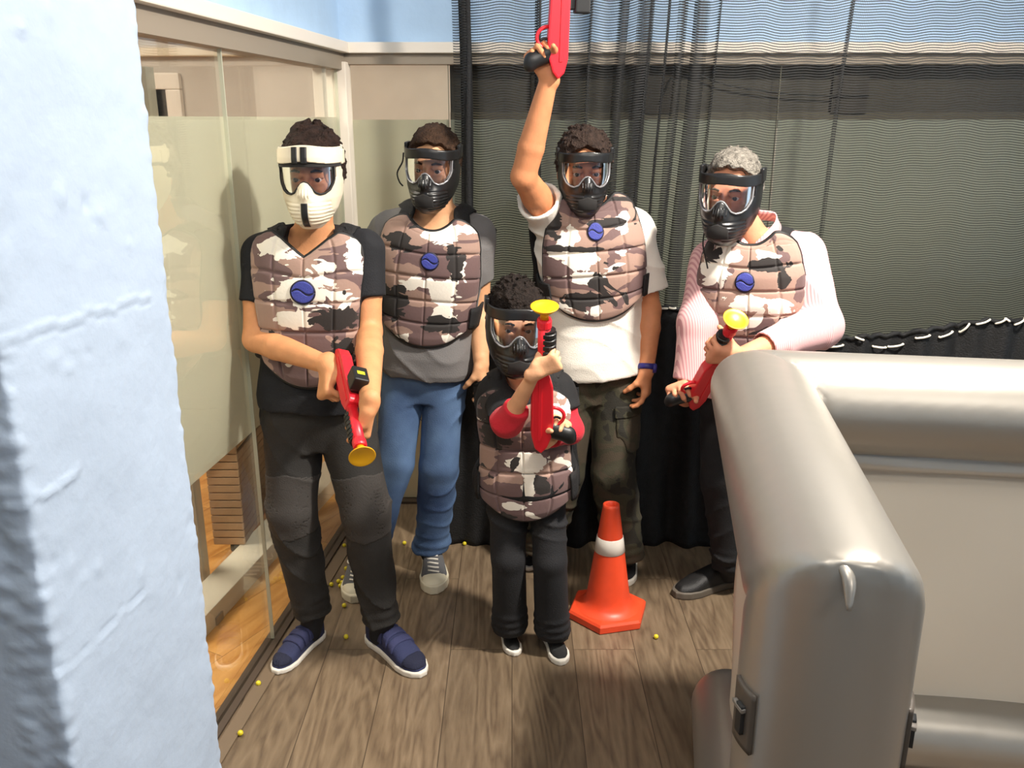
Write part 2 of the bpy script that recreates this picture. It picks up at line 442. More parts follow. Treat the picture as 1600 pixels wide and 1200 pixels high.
# what shows through the clear strip of the back wall
bl = thing('blind_box', 'long dark panel behind the clear strip of the back glass, under the grey rail', 'panel', (0.99, YB+.12, 1.7))
part('panel', box((-.262, YB+.09, 1.70), (2.23, YB+.13, 1.96)), M_dark, bl, smooth=False)
part('lower_rail', box((-.262, YB+.07, 1.735), (2.23, YB+.09, 1.765)), mat('panel_rail', (88, 80, 66), .5), bl, smooth=False)
for x0, x1 in ((.08, .2), (.55, .68), (1.35, 1.5)):
    part('bracket', box((x0, YB+.06, 1.76), (x1, YB+.09, 1.96)), mat('panel_bracket', (50, 42, 36), .7), bl, smooth=False)
part('cable', tube(smooth_path([(.62, YB+.055, 1.80), (.67, YB+.052, 1.905), (.74, YB+.05, 1.925), (.92, YB+.05, 1.87), (1.2, YB+.05, 1.835), (1.5, YB+.05, 1.83)]), .004, 6), M_black, bl)
# next room
wf = thing('wall_window', 'white framed window with a black pane on the beige wall beyond the glass', 'window', P(255, 150, 5.28))
a, b = P(222, 196, 5.29), P(282, 114, 5.29)
part('frame', join(box((a[0]-.5, 5.25, b[2]-.09), (b[0], 5.30, b[2]), .008), box((b[0]-.085, 5.25, a[2]-.4), (b[0], 5.30, b[2]-.09), .008)), M_white, wf, smooth=False)
part('pane', box((a[0]-.5, 5.275, a[2]-.4), (b[0]-.085, 5.30, b[2]-.09)), mat('black_pane', (14, 17, 22), .2), wf, smooth=False)
struct(part('trim_10', box((-4.2, 5.24, 2.075), (3.5, 5.30, 2.12), .008), mat('cornice', (214, 198, 172), .6), smooth=False))
K = P(383, 851, 3.22); bz = K[2]
be = thing('slatted_bench', 'wooden slatted cabinet with a dark glass side on black feet beyond the glass wall', 'cabinet', (K[0]-.06, K[1]+.4, bz))
M_slat = mat('slat_wood', (186, 154, 120), .5, noise=.2, nscale=5)
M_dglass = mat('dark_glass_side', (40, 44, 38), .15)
part('carcass', box((K[0]-.115, K[1]+.012, bz), (K[0]-.012, K[1]+.85, bz+.86)), mat('slat_gap', (60, 44, 32), .7), be, smooth=False)
for i in range(26):
    z = bz+.0+i*.033
    part('slat', box((K[0]-.127, K[1], z), (K[0], K[1]+.012, z+.0285), .002), M_slat, be, smooth=False)
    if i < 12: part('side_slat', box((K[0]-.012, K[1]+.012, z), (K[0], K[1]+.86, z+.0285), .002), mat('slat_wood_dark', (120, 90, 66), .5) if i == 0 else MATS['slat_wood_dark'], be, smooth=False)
part('glass_side', box((K[0]-.011, K[1]+.013, bz+.41), (K[0], K[1]+.86, bz+.87)), M_dglass, be, smooth=False)
for y in (.06, .5): part('foot', lathe([(0, 0), (.03, 0), (.03, .045), (0, .045)], 20) if 0 else xf(lathe([(0, -.05), (.03, -.05), (.03, .0), (0, .0)], 20), o=(K[0]-.05, K[1]+y, bz)), M_rubber, be)
b0, b1 = PF(300, 985, .075), PF(452, 822, .075)
dirb = nrm((b1-b0)[:2]); b0x, b1x = b0[:2]-dirb*.9, b1[:2]+dirb*1.2
bm_ = thing('floor_beam', 'white steel beam lying on the orange floor under the slatted cabinet', 'beam', (b0[0], b0[1], 0))
part('beam', obox(b0x, b1x, -.0, .13, -.004, .075, .004), mat('painted_steel', (214, 206, 186), .45), bm_, smooth=False)
for t in (.5, 1.05): part('bracket', obox(b0x+dirb*t, b0x+dirb*(t+.05), -.006, -.0005, .0, .03), M_greytrim, bm_, smooth=False)
pp = P(309, 850, 3.0)
struct(part('trim_11', box((pp[0]-.03, 2.98, -.004), (pp[0]+.015, 3.05, 1.9)), mat('post_paint', (205, 198, 178), .5), smooth=False))
oc = P(330, 780, 4.3)
cb2 = thing('orange_cabinet', 'orange wooden cabinet behind the slatted cabinet in the next room', 'cabinet', (oc[0]-.3, 4.5, 0))
part('body', box((oc[0]-.9, 4.3, .2), (oc[0]+.35, 4.8, .95), .004), M_orange, cb2, smooth=False)
part('plinth', box((oc[0]-.88, 4.33, -.004), (oc[0]+.33, 4.78, .2)), mat('plinth_white', (196, 184, 160), .5), cb2, smooth=False)

# plastered pillar: a displaced grid wrapped round its two near faces and its far edge
def pillar():
    hz = .0065; zs = np.arange(0, 2.95+hz, hz); path = []
    A, B_, Cc, D = V(-1.5, 1.0), V(-.6, .99), V(-.556, 1.40), V(-1.5, 1.42)
    for p, q in ((A, B_), (B_, Cc), (Cc, D)):
        n = int(np.linalg.norm(q-p)/.0065); nn = V((q-p)[1], -(q-p)[0])/np.linalg.norm(q-p)
        for i in range(n): path.append((*(p+(q-p)*i/n), *nn))
    path = np.array(path)
    pts = np.zeros((len(path), len(zs), 3)); pts[..., :2] = path[:, None, :2]; pts[..., 2] = zs
    nrmv = np.zeros_like(pts)
    pn = path[:, 2:].copy()
    for _ in range(2): pn = (np.roll(pn, 1, 0)+pn+np.roll(pn, -1, 0))/3
    nrmv[..., :2] = pn[:, None, :]
    # rounded corners
    for _ in range(2): pts[1:-1, :, :2] = (pts[:-2, :, :2]+pts[1:-1, :, :2]*2+pts[2:, :, :2])/4
    p = pts.reshape(-1, 3)
    d = wrinkle(1, .0016, 14)(p)+wrinkle(2, .0007, 40)(p)+wrinkle(3, .0003, 110)(p)
    tt = (p[:, 1]-.99)/.41
    r = np.random.RandomState(5)
    za, zb = P(20, 535, .99)[2], P(55, 786, 1.0)[2]
    cr = lambda z0, sl, wv, wd: np.exp(-((p[:, 2]-z0-sl*tt-.003*np.sin(p[:, 1]*wv)-.0015*np.sin(p[:, 1]*wv*2.7))/wd)**2)
    d += .0035*cr(za, -.015, 60, .003)*(tt < .85)-.002*cr(za-.007, -.015, 60, .003)*(tt < .85)
    zc = P(110, 1056, .995)[2]; d += -.003*cr(zc, .0, 45, .0022)*(tt < .6)+.0015*cr(zc-.006, .0, 45, .003)*(tt < .6)
    d += .0055*cr(zb, 0, 70, .0032)*(tt < .28)
    side = (p[:, 0] > -.62)
    for i in range(46):                     # knocks and lumps
        y, z, s, a = r.uniform(1.0, 1.4), r.uniform(.9, 2.4), r.uniform(.005, .014), r.choice([-1, 1, 1])*r.uniform(.001, .004)
        d += side*a*np.exp(-(((p[:, 1]-y)/s)**2+((p[:, 2]-z)/(s*r.uniform(.6, 2)))**2))
    for y0, s in ((.99, .018), (1.40, .012)):           # chipped edges
        e = np.exp(-((p[:, 1]-y0)/s)**2)*(p[:, 0] > -.66)
        d += e*(wrinkle(11, .003, 60)(p)+wrinkle(12, .003, 170)(p)+wrinkle(13, .0015, 320)(p))
    pts = (p+nrmv.reshape(-1, 3)*d[:, None]).reshape(pts.shape)
    return pts.reshape(-1, 3), grid_faces(pts.shape[0], pts.shape[1])[:, ::-1].copy()
pl = struct(part('pillar', pillar(), M_pillar)); 

# ================================================================== BLACK NET CURTAIN AND BARRIER
def netmat(name, rgb, pitch, cover, pitchx=None, coverx=.2, rough=.7):
    m = mat(name, rgb, rough); nd, lk = nodes(m); b = nd['Principled BSDF']
    tc = N(m, 'UVMap'); sp = N(m, 'SeparateXYZ'); lk.new(tc.outputs[0], sp.inputs[0])
    f = math_node(m, 'LESS_THAN', math_node(m, 'FRACT', math_node(m, 'MULTIPLY', sp.outputs['Y'], 1/pitch)), cover)
    if pitchx:
        g = math_node(m, 'LESS_THAN', math_node(m, 'FRACT', math_node(m, 'MULTIPLY', sp.outputs['X'], 1/pitchx)), coverx)
        f = math_node(m, 'MAXIMUM', f, g)
    t = N(m, 'BsdfTransparent'); mx = N(m, 'MixShader'); lk.new(f, mx.inputs[0]); lk.new(t.outputs[0], mx.inputs[1]); lk.new(b.outputs[0], mx.inputs[2])
    lk.new(mx.outputs[0], nd['Material Output'].inputs[0]); return m
def set_uv(o, uv):
    me = o.data; l = me.uv_layers.new(name='UVMap'); idx = np.zeros(len(me.loops), np.int32); me.loops.foreach_get('vertex_index', idx)
    l.data.foreach_set('uv', np.asarray(uv, np.float32)[idx].ravel())
M_net = netmat('black_net', (20, 20, 20), .0092, .33, .006, .10)
def net_curtain():
    YN = 3.44; path = []
    def xu(u): return P(u, 120, YN)[0]
    pleats = sorted([(xu(u), w, n) for u, w, n in ((727, .022, 5), (842, .012, 2), (922, .006, 1), (1012, .006, 1), (1040, .005, 2), (1062, .018, 1), (1004, .03, 1), (1120, .006, 1), (1092, .03, 1), (1320, .008, 1), (970, .02, 1))])
    path.append((xu(707), YN+.01)); x = xu(707)
    for xp, w, n in pleats:
        if xp-w-x > .02: 
            for t in np.linspace(0, 1, max(2, int((xp-w-x)/.02)))[1:]: path.append((x+(xp-w-x)*t, YN+.012*math.sin(9*(x+(xp-w-x)*t))+.006*math.sin(31*t)))
        for i in range(n):
            for sx, sy in ((w, -.012), (0, -.020), (-w, -.010), (0, .006), (w, .01)): path.append((xp+sx, YN+sy+.002*i))
        x = xp+w
    for t in np.linspace(0, 1, 40)[1:]: path.append((x+(3.3-x)*t, YN+.012*math.sin(9*(x+(3.3-x)*t))))
    path = np.array(path); 
    # densify
    q = [path[0]]
    for a, b in zip(path[:-1], path[1:]):
        n = max(1, int(np.linalg.norm(b-a)/.012)); q += [a+(b-a)*i/n for i in range(1, n+1)]
    path = np.array(q); s = np.concatenate([[0], np.cumsum(np.linalg.norm(np.diff(path, axis=0), axis=1))])
    zs = np.linspace(.9, 2.93, 44); pts = np.zeros((len(path), len(zs), 3)); pts[..., :2] = path[:, None, :]; pts[..., 2] = zs
    X = pts[..., 0].copy(); Z = pts[..., 2]
    pts[..., 0] += .045*(Z-2.2)*np.clip(X/.6, -.1, 1.6)*np.exp(-((X-.55)/.9)**2)+.004*np.sin(5*Z+7*X)
    pts[..., 1] += .006*np.sin(3*Z+11*X)
    sag = .006*np.sin(14*s)+.004*np.sin(37*s+1)
    uv = np.zeros(pts.shape[:2]+(2,)); uv[..., 0] = s[:, None]; uv[..., 1] = Z+sag[:, None]
    return pts.reshape(-1, 3), grid_faces(len(path), len(zs)), uv.reshape(-1, 2)
v, f, uv = net_curtain()
nc = thing('net_curtain', 'tall sheer black net curtain hanging in pleats in front of the back glass', 'net', (1.4, 3.44, .9))
nt_ = part('netting', (v, f), M_net, nc); set_uv(nt_, uv)
def edge_at(u, Y, z0, z1): return [V(P(u, 120, Y)[0], Y, z) for z in np.linspace(z0, z1, 12)]
part('gathered_edge', tube([p+V(.004*math.sin(7*p[2]), 0, 0) for p in edge_at(731, 3.425, .9, 2.93)], .011, 10), mat('black_braid', (14, 14, 16), .8, bump=.5, bscale=200), nc)
part('hem_cord', tube(edge_at(843, 3.41, 1.0, 2.93), .004, 6), M_rubber, nc)
part('hanging_rail', tube([(-.35, 3.44, 2.935), (3.35, 3.44, 2.935)], .012, 10), M_greytrim, nc)

# black barrier of doubled netting with a white cord threaded along its top
M_tarp = mat('black_mesh_fabric', (15, 15, 16), .75, bump=.4, bscale=160, noise=.4, nscale=30)
def barrier():
    us = np.linspace(0, 1, 260); top = []
    ctl = [(690, 486), (760, 484), (850, 480), (980, 477), (1060, 480), (1180, 500), (1300, 530), (1330, 526), (1420, 519), (1480, 508), (1540, 499), (1600, 500), (1700, 506), (1850, 500)]
    cu, cv = zip(*ctl); x0, x1 = -.32, 2.75
    nz = 40; pts = np.zeros((260, nz, 3))
    for i, t in enumerate(us):
        x = x0+(x1-x0)*t; Y = 3.36+.018*math.sin(x*22)+.012*math.sin(x*57+1)
        u = 800+F*x/(Y*CP+.8*SP); v = np.interp(u, cu, cv)+2.5*math.sin(x*90)
        zt = P(u, v, Y)[2]
        for j in range(nz):
            s = j/(nz-1); pts[i, j] = (x-.012*(1-s)*0, Y+.012*math.sin(x*40+s*4)*(1-s)-.05*(1-s)**3*0, zt*s)
    return pts
bp_ = barrier()
ba = thing('barrier_net', 'low black mesh barrier with a white cord along its top behind the group', 'net', (1.0, 3.36, 0))
inner = bp_+V(0, .012, 0)
part('mesh_sheet', closed_sheet(bp_, inner), M_tarp, ba)
tops = bp_[:, -1]
M_cord = mat('white_cord', (240, 232, 215), .6)
part('top_edge', tube([p+V(0, -.002, -.004) for p in tops[::2]], .009, 8), M_tarp, ba)
i = 0; r_ = np.random.RandomState(3)
def top_at(u):
    uu = 800+F*tops[:, 0]/(tops[:, 1]*CP+(CAMH-tops[:, 2])*SP); j = int(np.argmin(abs(uu-u))); return tops[j]
for u0, dv0, u1, dv1 in ((982, 2, 1000, 6), (1004, 5, 1012, -2), (1018, 3, 1040, 4), (1044, 3, 1056, -1), (1298, 12, 1318, 13), (1334, -1, 1350, 8), (1364, 18, 1382, 18), (1392, 18, 1412, 15), (1434, 13, 1452, 9), (1470, 14, 1488, 13), (1500, 12, 1514, 4), (1526, 2, 1544, 2), (1556, 3, 1566, -2), (1568, -2, 1576, 4), (1584, 4, 1598, -1), (1604, 2, 1620, 6)):
    a, b = top_at(u0), top_at(u1); a = a+V(0, -.012, -dv0*.0026); b = b+V(0, -.012, -dv1*.0026)
    mid = (a+b)/2+V(0, -.008, 0); part('cord_stitch', tube(smooth_path([a+V(0, .008, 0), a, mid, b, b+V(0, .008, 0)], 4), .0042, 7), M_cord, ba)

# ================================================================== SILVER INFLATABLE BUNKER
def silver():
    m = mat('silver_vinyl', (156, 151, 143), .38, metal=.62, spec=.5); nd, lk = nodes(m); b = nd['Principled BSDF']
    tc = N(m, 'TexCoord'); n = N(m, 'TexNoise'); n.inputs['Scale'].default_value = 3.5; n.inputs['Detail'].default_value = 3
    lk.new(tc.outputs['Object'], n.inputs['Vector'])
    n2 = N(m, 'TexNoise'); n2.inputs['Scale'].default_value = 900; n2.inputs['Detail'].default_value = 1
    lk.new(tc.outputs['Object'], n2.inputs['Vector'])
    bp = N(m, 'Bump'); bp.inputs['Strength'].default_value = .25; bp.inputs['Distance'].default_value = .02
    bp2 = N(m, 'Bump'); bp2.inputs['Strength'].default_value = .05; bp2.inputs['Distance'].default_value = .001
    lk.new(n.outputs['Fac'], bp.inputs['Height']); lk.new(n2.outputs['Fac'], bp2.inputs['Height']); lk.new(bp.outputs[0], bp2.inputs['Normal'])
    lk.new(bp2.outputs[0], b.inputs['Normal']); return m
M_silver = silver()
M_sheet = mat('grey_tarpaulin', (214, 204, 188), .55, bump=.25, bscale=5, bdetail=2)
ang = math.radians(9.5); E1, E2 = V(math.cos(ang), -math.sin(ang), 0), V(-math.sin(ang), -math.cos(ang), 0)
RC = V(.645, 2.14, 0); TZ, TR = 1.05, .127
bk = thing('inflatable_bunker', 'silver inflatable bunker of fat tubes in front of the player in the pink shirt', 'bunker', (.645, 2.14, 0))
def arc3(p, d0, d1, r, n=18):
    "corner of radius r at p, coming along d0 and leaving along d1"
    c = p-d0*r+d1*r; return [c-d1*r*math.cos(t)+d0*r*math.sin(t) for t in np.linspace(0, PI/2, n)]
Z = V(0, 0, 1)
rear = RC+Z*TZ; front = rear+E2*.985
path = [rear+E1*2.2, rear+E1*1.6, rear+E1*1.0, rear+E1*.5]+arc3(rear, -E1, E2, .15)+[rear+E2*.35, rear+E2*.6]+arc3(front, E2, -Z, .16)+[front-Z*.4, front-Z*.65, front-Z*.9, front-Z*(TZ-.02)]
def smax(p_, q_, k): return -smin(-p_, -q_, k)
def mitred(p):
    "round tube with two mitred corners: back rail, side rail, front post"
    def cyl(o, d): 
        q = p-o; return np.sqrt(np.maximum((q**2).sum(1)-(q@d)**2, 0))-TR
    rail, back, post = cyl(rear, E2), cyl(rear, E1), cyl(front, Z)
    s1, s2 = (p-rear)@nrm(E1-E2), (p-front)@nrm(E2-Z)
    mid = smax(smax(rail, s1, .02), s2, .02)
    d = smin(smin(mid, smax(back, -s1, .02), .012), smax(post, -s2, .02), .012)
    return np.maximum.reduce([d, (p-rear)@E1-2.3, .01-p[:, 2]])
cs_ = np.array([rear+E1*2.3, rear, front, front-Z*TZ])
tt_ = Sdf(); tt_.u((mitred, cs_.min(0)-TR-.06, cs_.max(0)+TR+.06), 0)
part('top_tube', tt_.mesh(.009), M_silver, bk)
def foot(p, d, L, r, n=10):
    pts = [p+d*r*(1-math.cos(t)) for t in np.linspace(0, PI/2, n)]+[p+d*(r+(L-2*r)*t) for t in (.25, .5, .75)]+[p+d*(L-r+r*math.sin(t)) for t in np.linspace(0, PI/2, n)]
    rr = [max(.004, r*math.sin(t)) for t in np.linspace(0, PI/2, n)]+[r]*3+[max(.004, r*math.cos(t)) for t in np.linspace(0, PI/2, n)]
    return tube(pts, rr, 32)
part('side_tube', foot(RC+Z*.105+E2*-.12+E1*-.02, E2, 1.3, .105), M_silver, bk)
part('floor_tube', foot(RC+Z*.112+E1*.04, E1, 2.2, .112), M_silver, bk)
def sheet(p0, du, dz, nu, nv, bulge, nrm_, t=.02):
    g = np.zeros((nu, nv, 3)); 
    for i in range(nu):
        for j in range(nv):
            a, b = i/(nu-1), j/(nv-1)
            g[i, j] = p0+du*a+dz*b+nrm_*(bulge*(math.sin(PI*b))*.6+.006*math.sin(9*a+4*b)+.004*math.sin(3*a*7-9*b))
    return closed_sheet(g, g-nrm_*t)
part('back_sheet', sheet(RC+E1*.07+Z*.14, E1*2.1, Z*.82, 40, 24, .02, E2), M_sheet, bk)
part('side_sheet', sheet(RC+E2*.02+Z*.12-E1*.02, E2*.9, Z*.85, 24, 24, .01, -E1), M_sheet, bk)
# piping strip under the top tube and folded patches on the front post
part('hanging_flap', sheet(RC+E1*.1+Z*.885+E2*.03, E1*2.05, Z*.055, 40, 4, .004, E2, .004), mat('flap_vinyl', (188, 182, 172), .35, metal=.3), bk)
fp = front-Z*.3
def on_post(phi, z, w, h, off):
    "patch bent round the front post; phi is the side it faces"
    c = front+V(0, 0, z-TZ); g = np.zeros((9, 12, 3)); g2 = g.copy()
    for i in range(9):
        for j in range(12):
            a = phi+(i/8-.5)*w/TR; rr = TR+off
            d = V(math.cos(a), math.sin(a), 0); zz = (j/11-.5)*h
            g[i, j] = c+d*(rr+.004)+Z*zz; g2[i, j] = c+d*(TR-.004)+Z*zz
    return closed_sheet(g, g2)
M_patch = mat('brown_patch', (72, 64, 56), .5)
for phi, z in ((math.radians(-168), .86), (math.radians(-22), .85)):
    pa = part('patch', on_post(phi, z, .055, .105, .002), M_patch, bk)
    part('buckle', on_post(phi+.02, z-.002, .016, .05, .008), M_rubber, pa)
    part('buckle_bar', on_post(phi-.02, z+.016, .03, .006, .009), mat('grey_bar', (110, 104, 98), .4), pa)
pz = front+E2*.100+Z*.118-E1*.012
part('weld_fold', tube(smooth_path([pz+E1*-.015+Z*-.0, pz+E2*.03-Z*.015, pz+E2*.055-Z*.05], 6), [.003+.006*math.sin(PI*i/12) for i in range(13)], 10), M_silver, bk)
VA = RC+E1*.82+E2*.06+Z*.225
vv = part('air_valve', xf(lathe([(0, .012), (.03, .012), (.034, .0), (.04, -.012), (0, -.014)], 24), o=VA), M_rubber, bk)
part('valve_cap', xf(lathe([(0, .045), (.018, .043), (.032, .034), (.036, .02), (.034, .012), (0, .012)], 24), o=VA), mat('tan_cap', (176, 136, 104), .5), vv)

# ================================================================== TRAFFIC CONE
M_cone = mat('orange_cone', (226, 74, 40), .42, noise=.06, nscale=14)
cp_ = PF(949, 958); 
cn = thing('traffic_cone', 'orange traffic cone with one white band standing on the grey floor', 'cone', (cp_[0], cp_[1], 0))
hexa = []
for r, z in ((.145, 0), (.150, .004), (.150, .026), (.143, .034), (.10, .038), (.0, .039)): hexa.append((r, z))
v, f = lathe(hexa, 6); th = math.radians(14); R_ = np.array([[math.cos(th), -math.sin(th), 0], [math.sin(th), math.cos(th), 0], [0, 0, 1]])
part('base', xf((v, f), R_, (cp_[0], cp_[1], 0)), M_cone, cn, smooth=False)
prof = [(.115, .036), (.098, .042), (.086, .055), (.079, .075)]+[(.079-(.079-.030)*t, .075+(.425-.075)*t) for t in np.linspace(.05, 1, 14)]+[(.029, .437), (.024, .439), (.019, .436), (.018, .40), (.018, .30)]
part('cone_body', xf(lathe(prof, 40), o=(cp_[0], cp_[1], 0)), M_cone, cn)
rz = lambda z: .079-(.049)*((z-.075)/.35)
part('reflective_band', xf(lathe([(rz(.258)+.0005, .258), (rz(.258)+.002, .259), (rz(.315)+.002, .314), (rz(.315)+.0005, .315)], 40), o=(cp_[0], cp_[1], 0)), mat('white_reflective', (232, 222, 210), .3), cn)

# ================================================================== YELLOW PELLETS
M_pel = mat('yellow_pellet', (214, 196, 40), .4)
pel = [(538, 855, 'on the floor close to the glass track, beyond the cluster'), (632, 851, 'by itself between the two canvas sneakers, close to the back wall'),
       (726, 852, 'under the edge of the black barrier right of the jeans'), (541, 891, 'the one above the cluster beside the half-hidden canvas sneaker'), (536, 905, 'upper pellet of the cluster by the half-hidden canvas sneaker'),
       (529, 911, 'middle pellet of the cluster by the half-hidden canvas sneaker'), (535, 913, 'pellet nearest the sneaker toe in the cluster'), (518, 916, 'outermost pellet of the cluster, nearest the glass wall'),
       (532, 918, 'the biggest looking pellet at the bottom of the cluster'), (538, 949, 'single pellet just below the cluster by the canvas sneaker'), (541, 998, 'lone pellet between the two navy shoes'),
       (404, 1071, 'lone pellet below the toe of the navy shoe by the glass wall'), (376, 1149, 'lone pellet nearest the blue pillar'), (1025, 998, 'lone pellet on the floor right of the cone'), (1055, 830, 'lone pellet by the black barrier behind the cone')]
pm = None
for u, v_, lab in pel:
    p = PF(u, v_); r = .0085
    if pm is None:
        me = npmesh('pellet', *xf(lathe([(max(1e-4, r*math.sin(t)), r-r*math.cos(t)) for t in np.linspace(0.01, PI-.01, 12)], 16)))
        me.materials.append(M_pel); o = bpy.data.objects.new('pellet', me); pm = o
    else: o = pm.copy()
    C.objects.link(o); o.location = (p[0], p[1], 0.0)
    tag(o, ('yellow '+lab) if 'pellet' in lab else 'yellow pellet '+lab.replace('the one ', ''), 'pellet', 'yellow pellets on the floor')

# ================================================================== LIGHT
def area(name, loc, size, power, col, target=None, sizey=None, spread=None):
    l = bpy.data.lights.new(name, 'AREA'); l.energy = power; l.color = col; l.size = size
    if sizey: l.shape = 'RECTANGLE'; l.size_y = sizey
    o = bpy.data.objects.new(name, l); C.objects.link(o); o.location = loc
    d = (Vector(target)-Vector(loc)) if target else Vector((0, 0, -1))
    o.rotation_euler = d.to_track_quat('-Z', 'Y').to_euler(); return o
WARM = (1, .90, .78); MID = (1, .93, .84); COOL = (.93, .96, 1)
area('lamp_main', (1.32, 1.85, 2.93), .16, 165, MID, (1.2, 2.2, 0), .25)
area('fill_front', (1.5, -.7, 2.92), .8, 38, MID, (.6, 2.5, 1.0))  # added fill from the camera side, brightens upright faces and the bunker
area('lamp_middle', (.0, .9, 2.92), .9, 40, MID, (-.0, 2.2, .6))
area('lamp_pillar', (.3, -.6, 2.9), .6, 5, COOL, (-.7, 1.2, 1.4))
area('lamp_next_room', (-2.2, 3.2, 2.92), 1.0, 110, WARM)
area('lamp_back_room', (1.2, 4.6, 2.92), .8, 60, WARM)
w = bpy.data.worlds.new('world'); sc.world = w; w.use_nodes = True
w.node_tree.nodes['Background'].inputs[0].default_value = (.9, .9, 1, 1); w.node_tree.nodes['Background'].inputs[1].default_value = .15
vs = sc.view_settings; vs.view_transform = 'Standard'; vs.look = 'None'; vs.exposure = 0; vs.gamma = 1; vs.use_curve_mapping = False
# ================================================================== TOY BLASTERS
M_red = mat('red_plastic', (226, 34, 48), .38)
M_yel = mat('yellow_plastic', (236, 172, 22), .4)
M_lab = mat('yellow_sticker', (206, 214, 40), .5)
def blaster_parts(hopper):
    "x runs to the muzzle, z up; the grip hangs below the rear end"
    out = []
    prof = [(-.03, .006), (-.012, .024), (.03, .034), (.235, .034), (.245, .026), (.245, -.012), (.20, -.026), (.075, -.030), (.03, -.026), (-.01, -.012)]
    out.append(('body', prism(prof, -.019, .019, .005), M_red, None))
    out.append(('rib', join(box((.02, -.0215, .006), (.225, -.0185, .016), .001), box((.02, .0185, .006), (.225, .0215, .016), .001)), M_red, 'body'))
    s = Sdf(); s.u(cap((.052, 0, -.024), (.030, 0, -.070), .018, .016), .01); s.u(cap((.032, 0, -.028), (.012, 0, -.076), .017, .016), .02); s.u(cap((.024, 0, -.080), (.006, 0, -.084), .016, .015), .02)
    out.append(('grip', s.mesh(.004), M_black, None))
    a = np.linspace(0, PI, 12)
    out.append(('trigger_guard', tube([(.088+.032*math.cos(t), 0, -.026-.036*math.sin(t)) for t in a], .0055, 8), M_red, None))
    out.append(('trigger', tube(smooth_path([(.082, 0, -.026), (.086, 0, -.04), (.08, 0, -.052)], 4), .004, 8), M_black, None))
    out.append(('barrel', lathe([(0, .235), (.0175, .235), (.0175, .40), (0, .40)], 20, 'x'), M_red, None))
    pr = [(0, .262), (.021, .262)]
    for i in range(6): x = .268+.018*i; pr += [(.0235, x), (.0235, x+.011), (.021, x+.013), (.021, x+.016)]
    pr += [(.021, .378), (0, .378)]
    out.append(('pump_grip', xf(lathe(pr, 20, 'x'), o=(0, 0, -.011)), M_black, None))
    out.append(('muzzle_ring', lathe([(0, .384), (.019, .384), (.0205, .388), (.0205, .406), (.018, .412), (0, .412)], 20, 'x'), M_red, None))
    out.append(('suction_cup', lathe([(0, .410), (.012, .410), (.0115, .424), (.016, .431), (.029, .438), (.038, .447), (.0385, .4495), (.036, .450), (.027, .445), (.014, .441), (0, .440)], 32, 'x'), M_yel, None))
    if hopper:
        out.append(('hopper_neck', box((.168, -.012, .030), (.212, .012, .052), .003), M_black, None))
        out.append(('hopper', box((.158, -.024, .048), (.222, .024, .094), .005), M_black, None))
        out.append(('sticker', box((.182, -.012, .0935), (.196, .012, .0950)), M_lab, 'hopper'))
    return out
BL = {False: blaster_parts(False), True: blaster_parts(True)}
def gunframe(muz, rear, up, s=1.):
    "R columns: muzzle, left, up; origin so that the cup tip is at muz"
    m = nrm(muz-rear); up = nrm(up-m*np.dot(up, m)); l = np.cross(up, m)
    R = np.stack([m, l, up], 1); o = muz-m*.45*s; return R, o
BLME = {}
def blaster(label, R, o, hopper, s=1.):
    t = tag(empty('toy_blaster', o), label, 'toy gun', 'red toy blasters')
    made = {}
    M4 = Matrix([list(R[i]*s)+[0] for i in range(3)]+[[0, 0, 0, 1]])
    for name, vf, m, par in BL[hopper]:
        key = (hopper, name)
        if key not in BLME: me = npmesh(name, *vf, smooth=name in ('grip', 'trigger_guard', 'barrel', 'suction_cup', 'trigger')); me.materials.append(m); BLME[key] = me
        ob = bpy.data.objects.new(name, BLME[key]); C.objects.link(ob)
        if par: ob.parent = made[par]
        else: ob.parent = t; ob.matrix_local = M4
        made[name] = ob
    return t

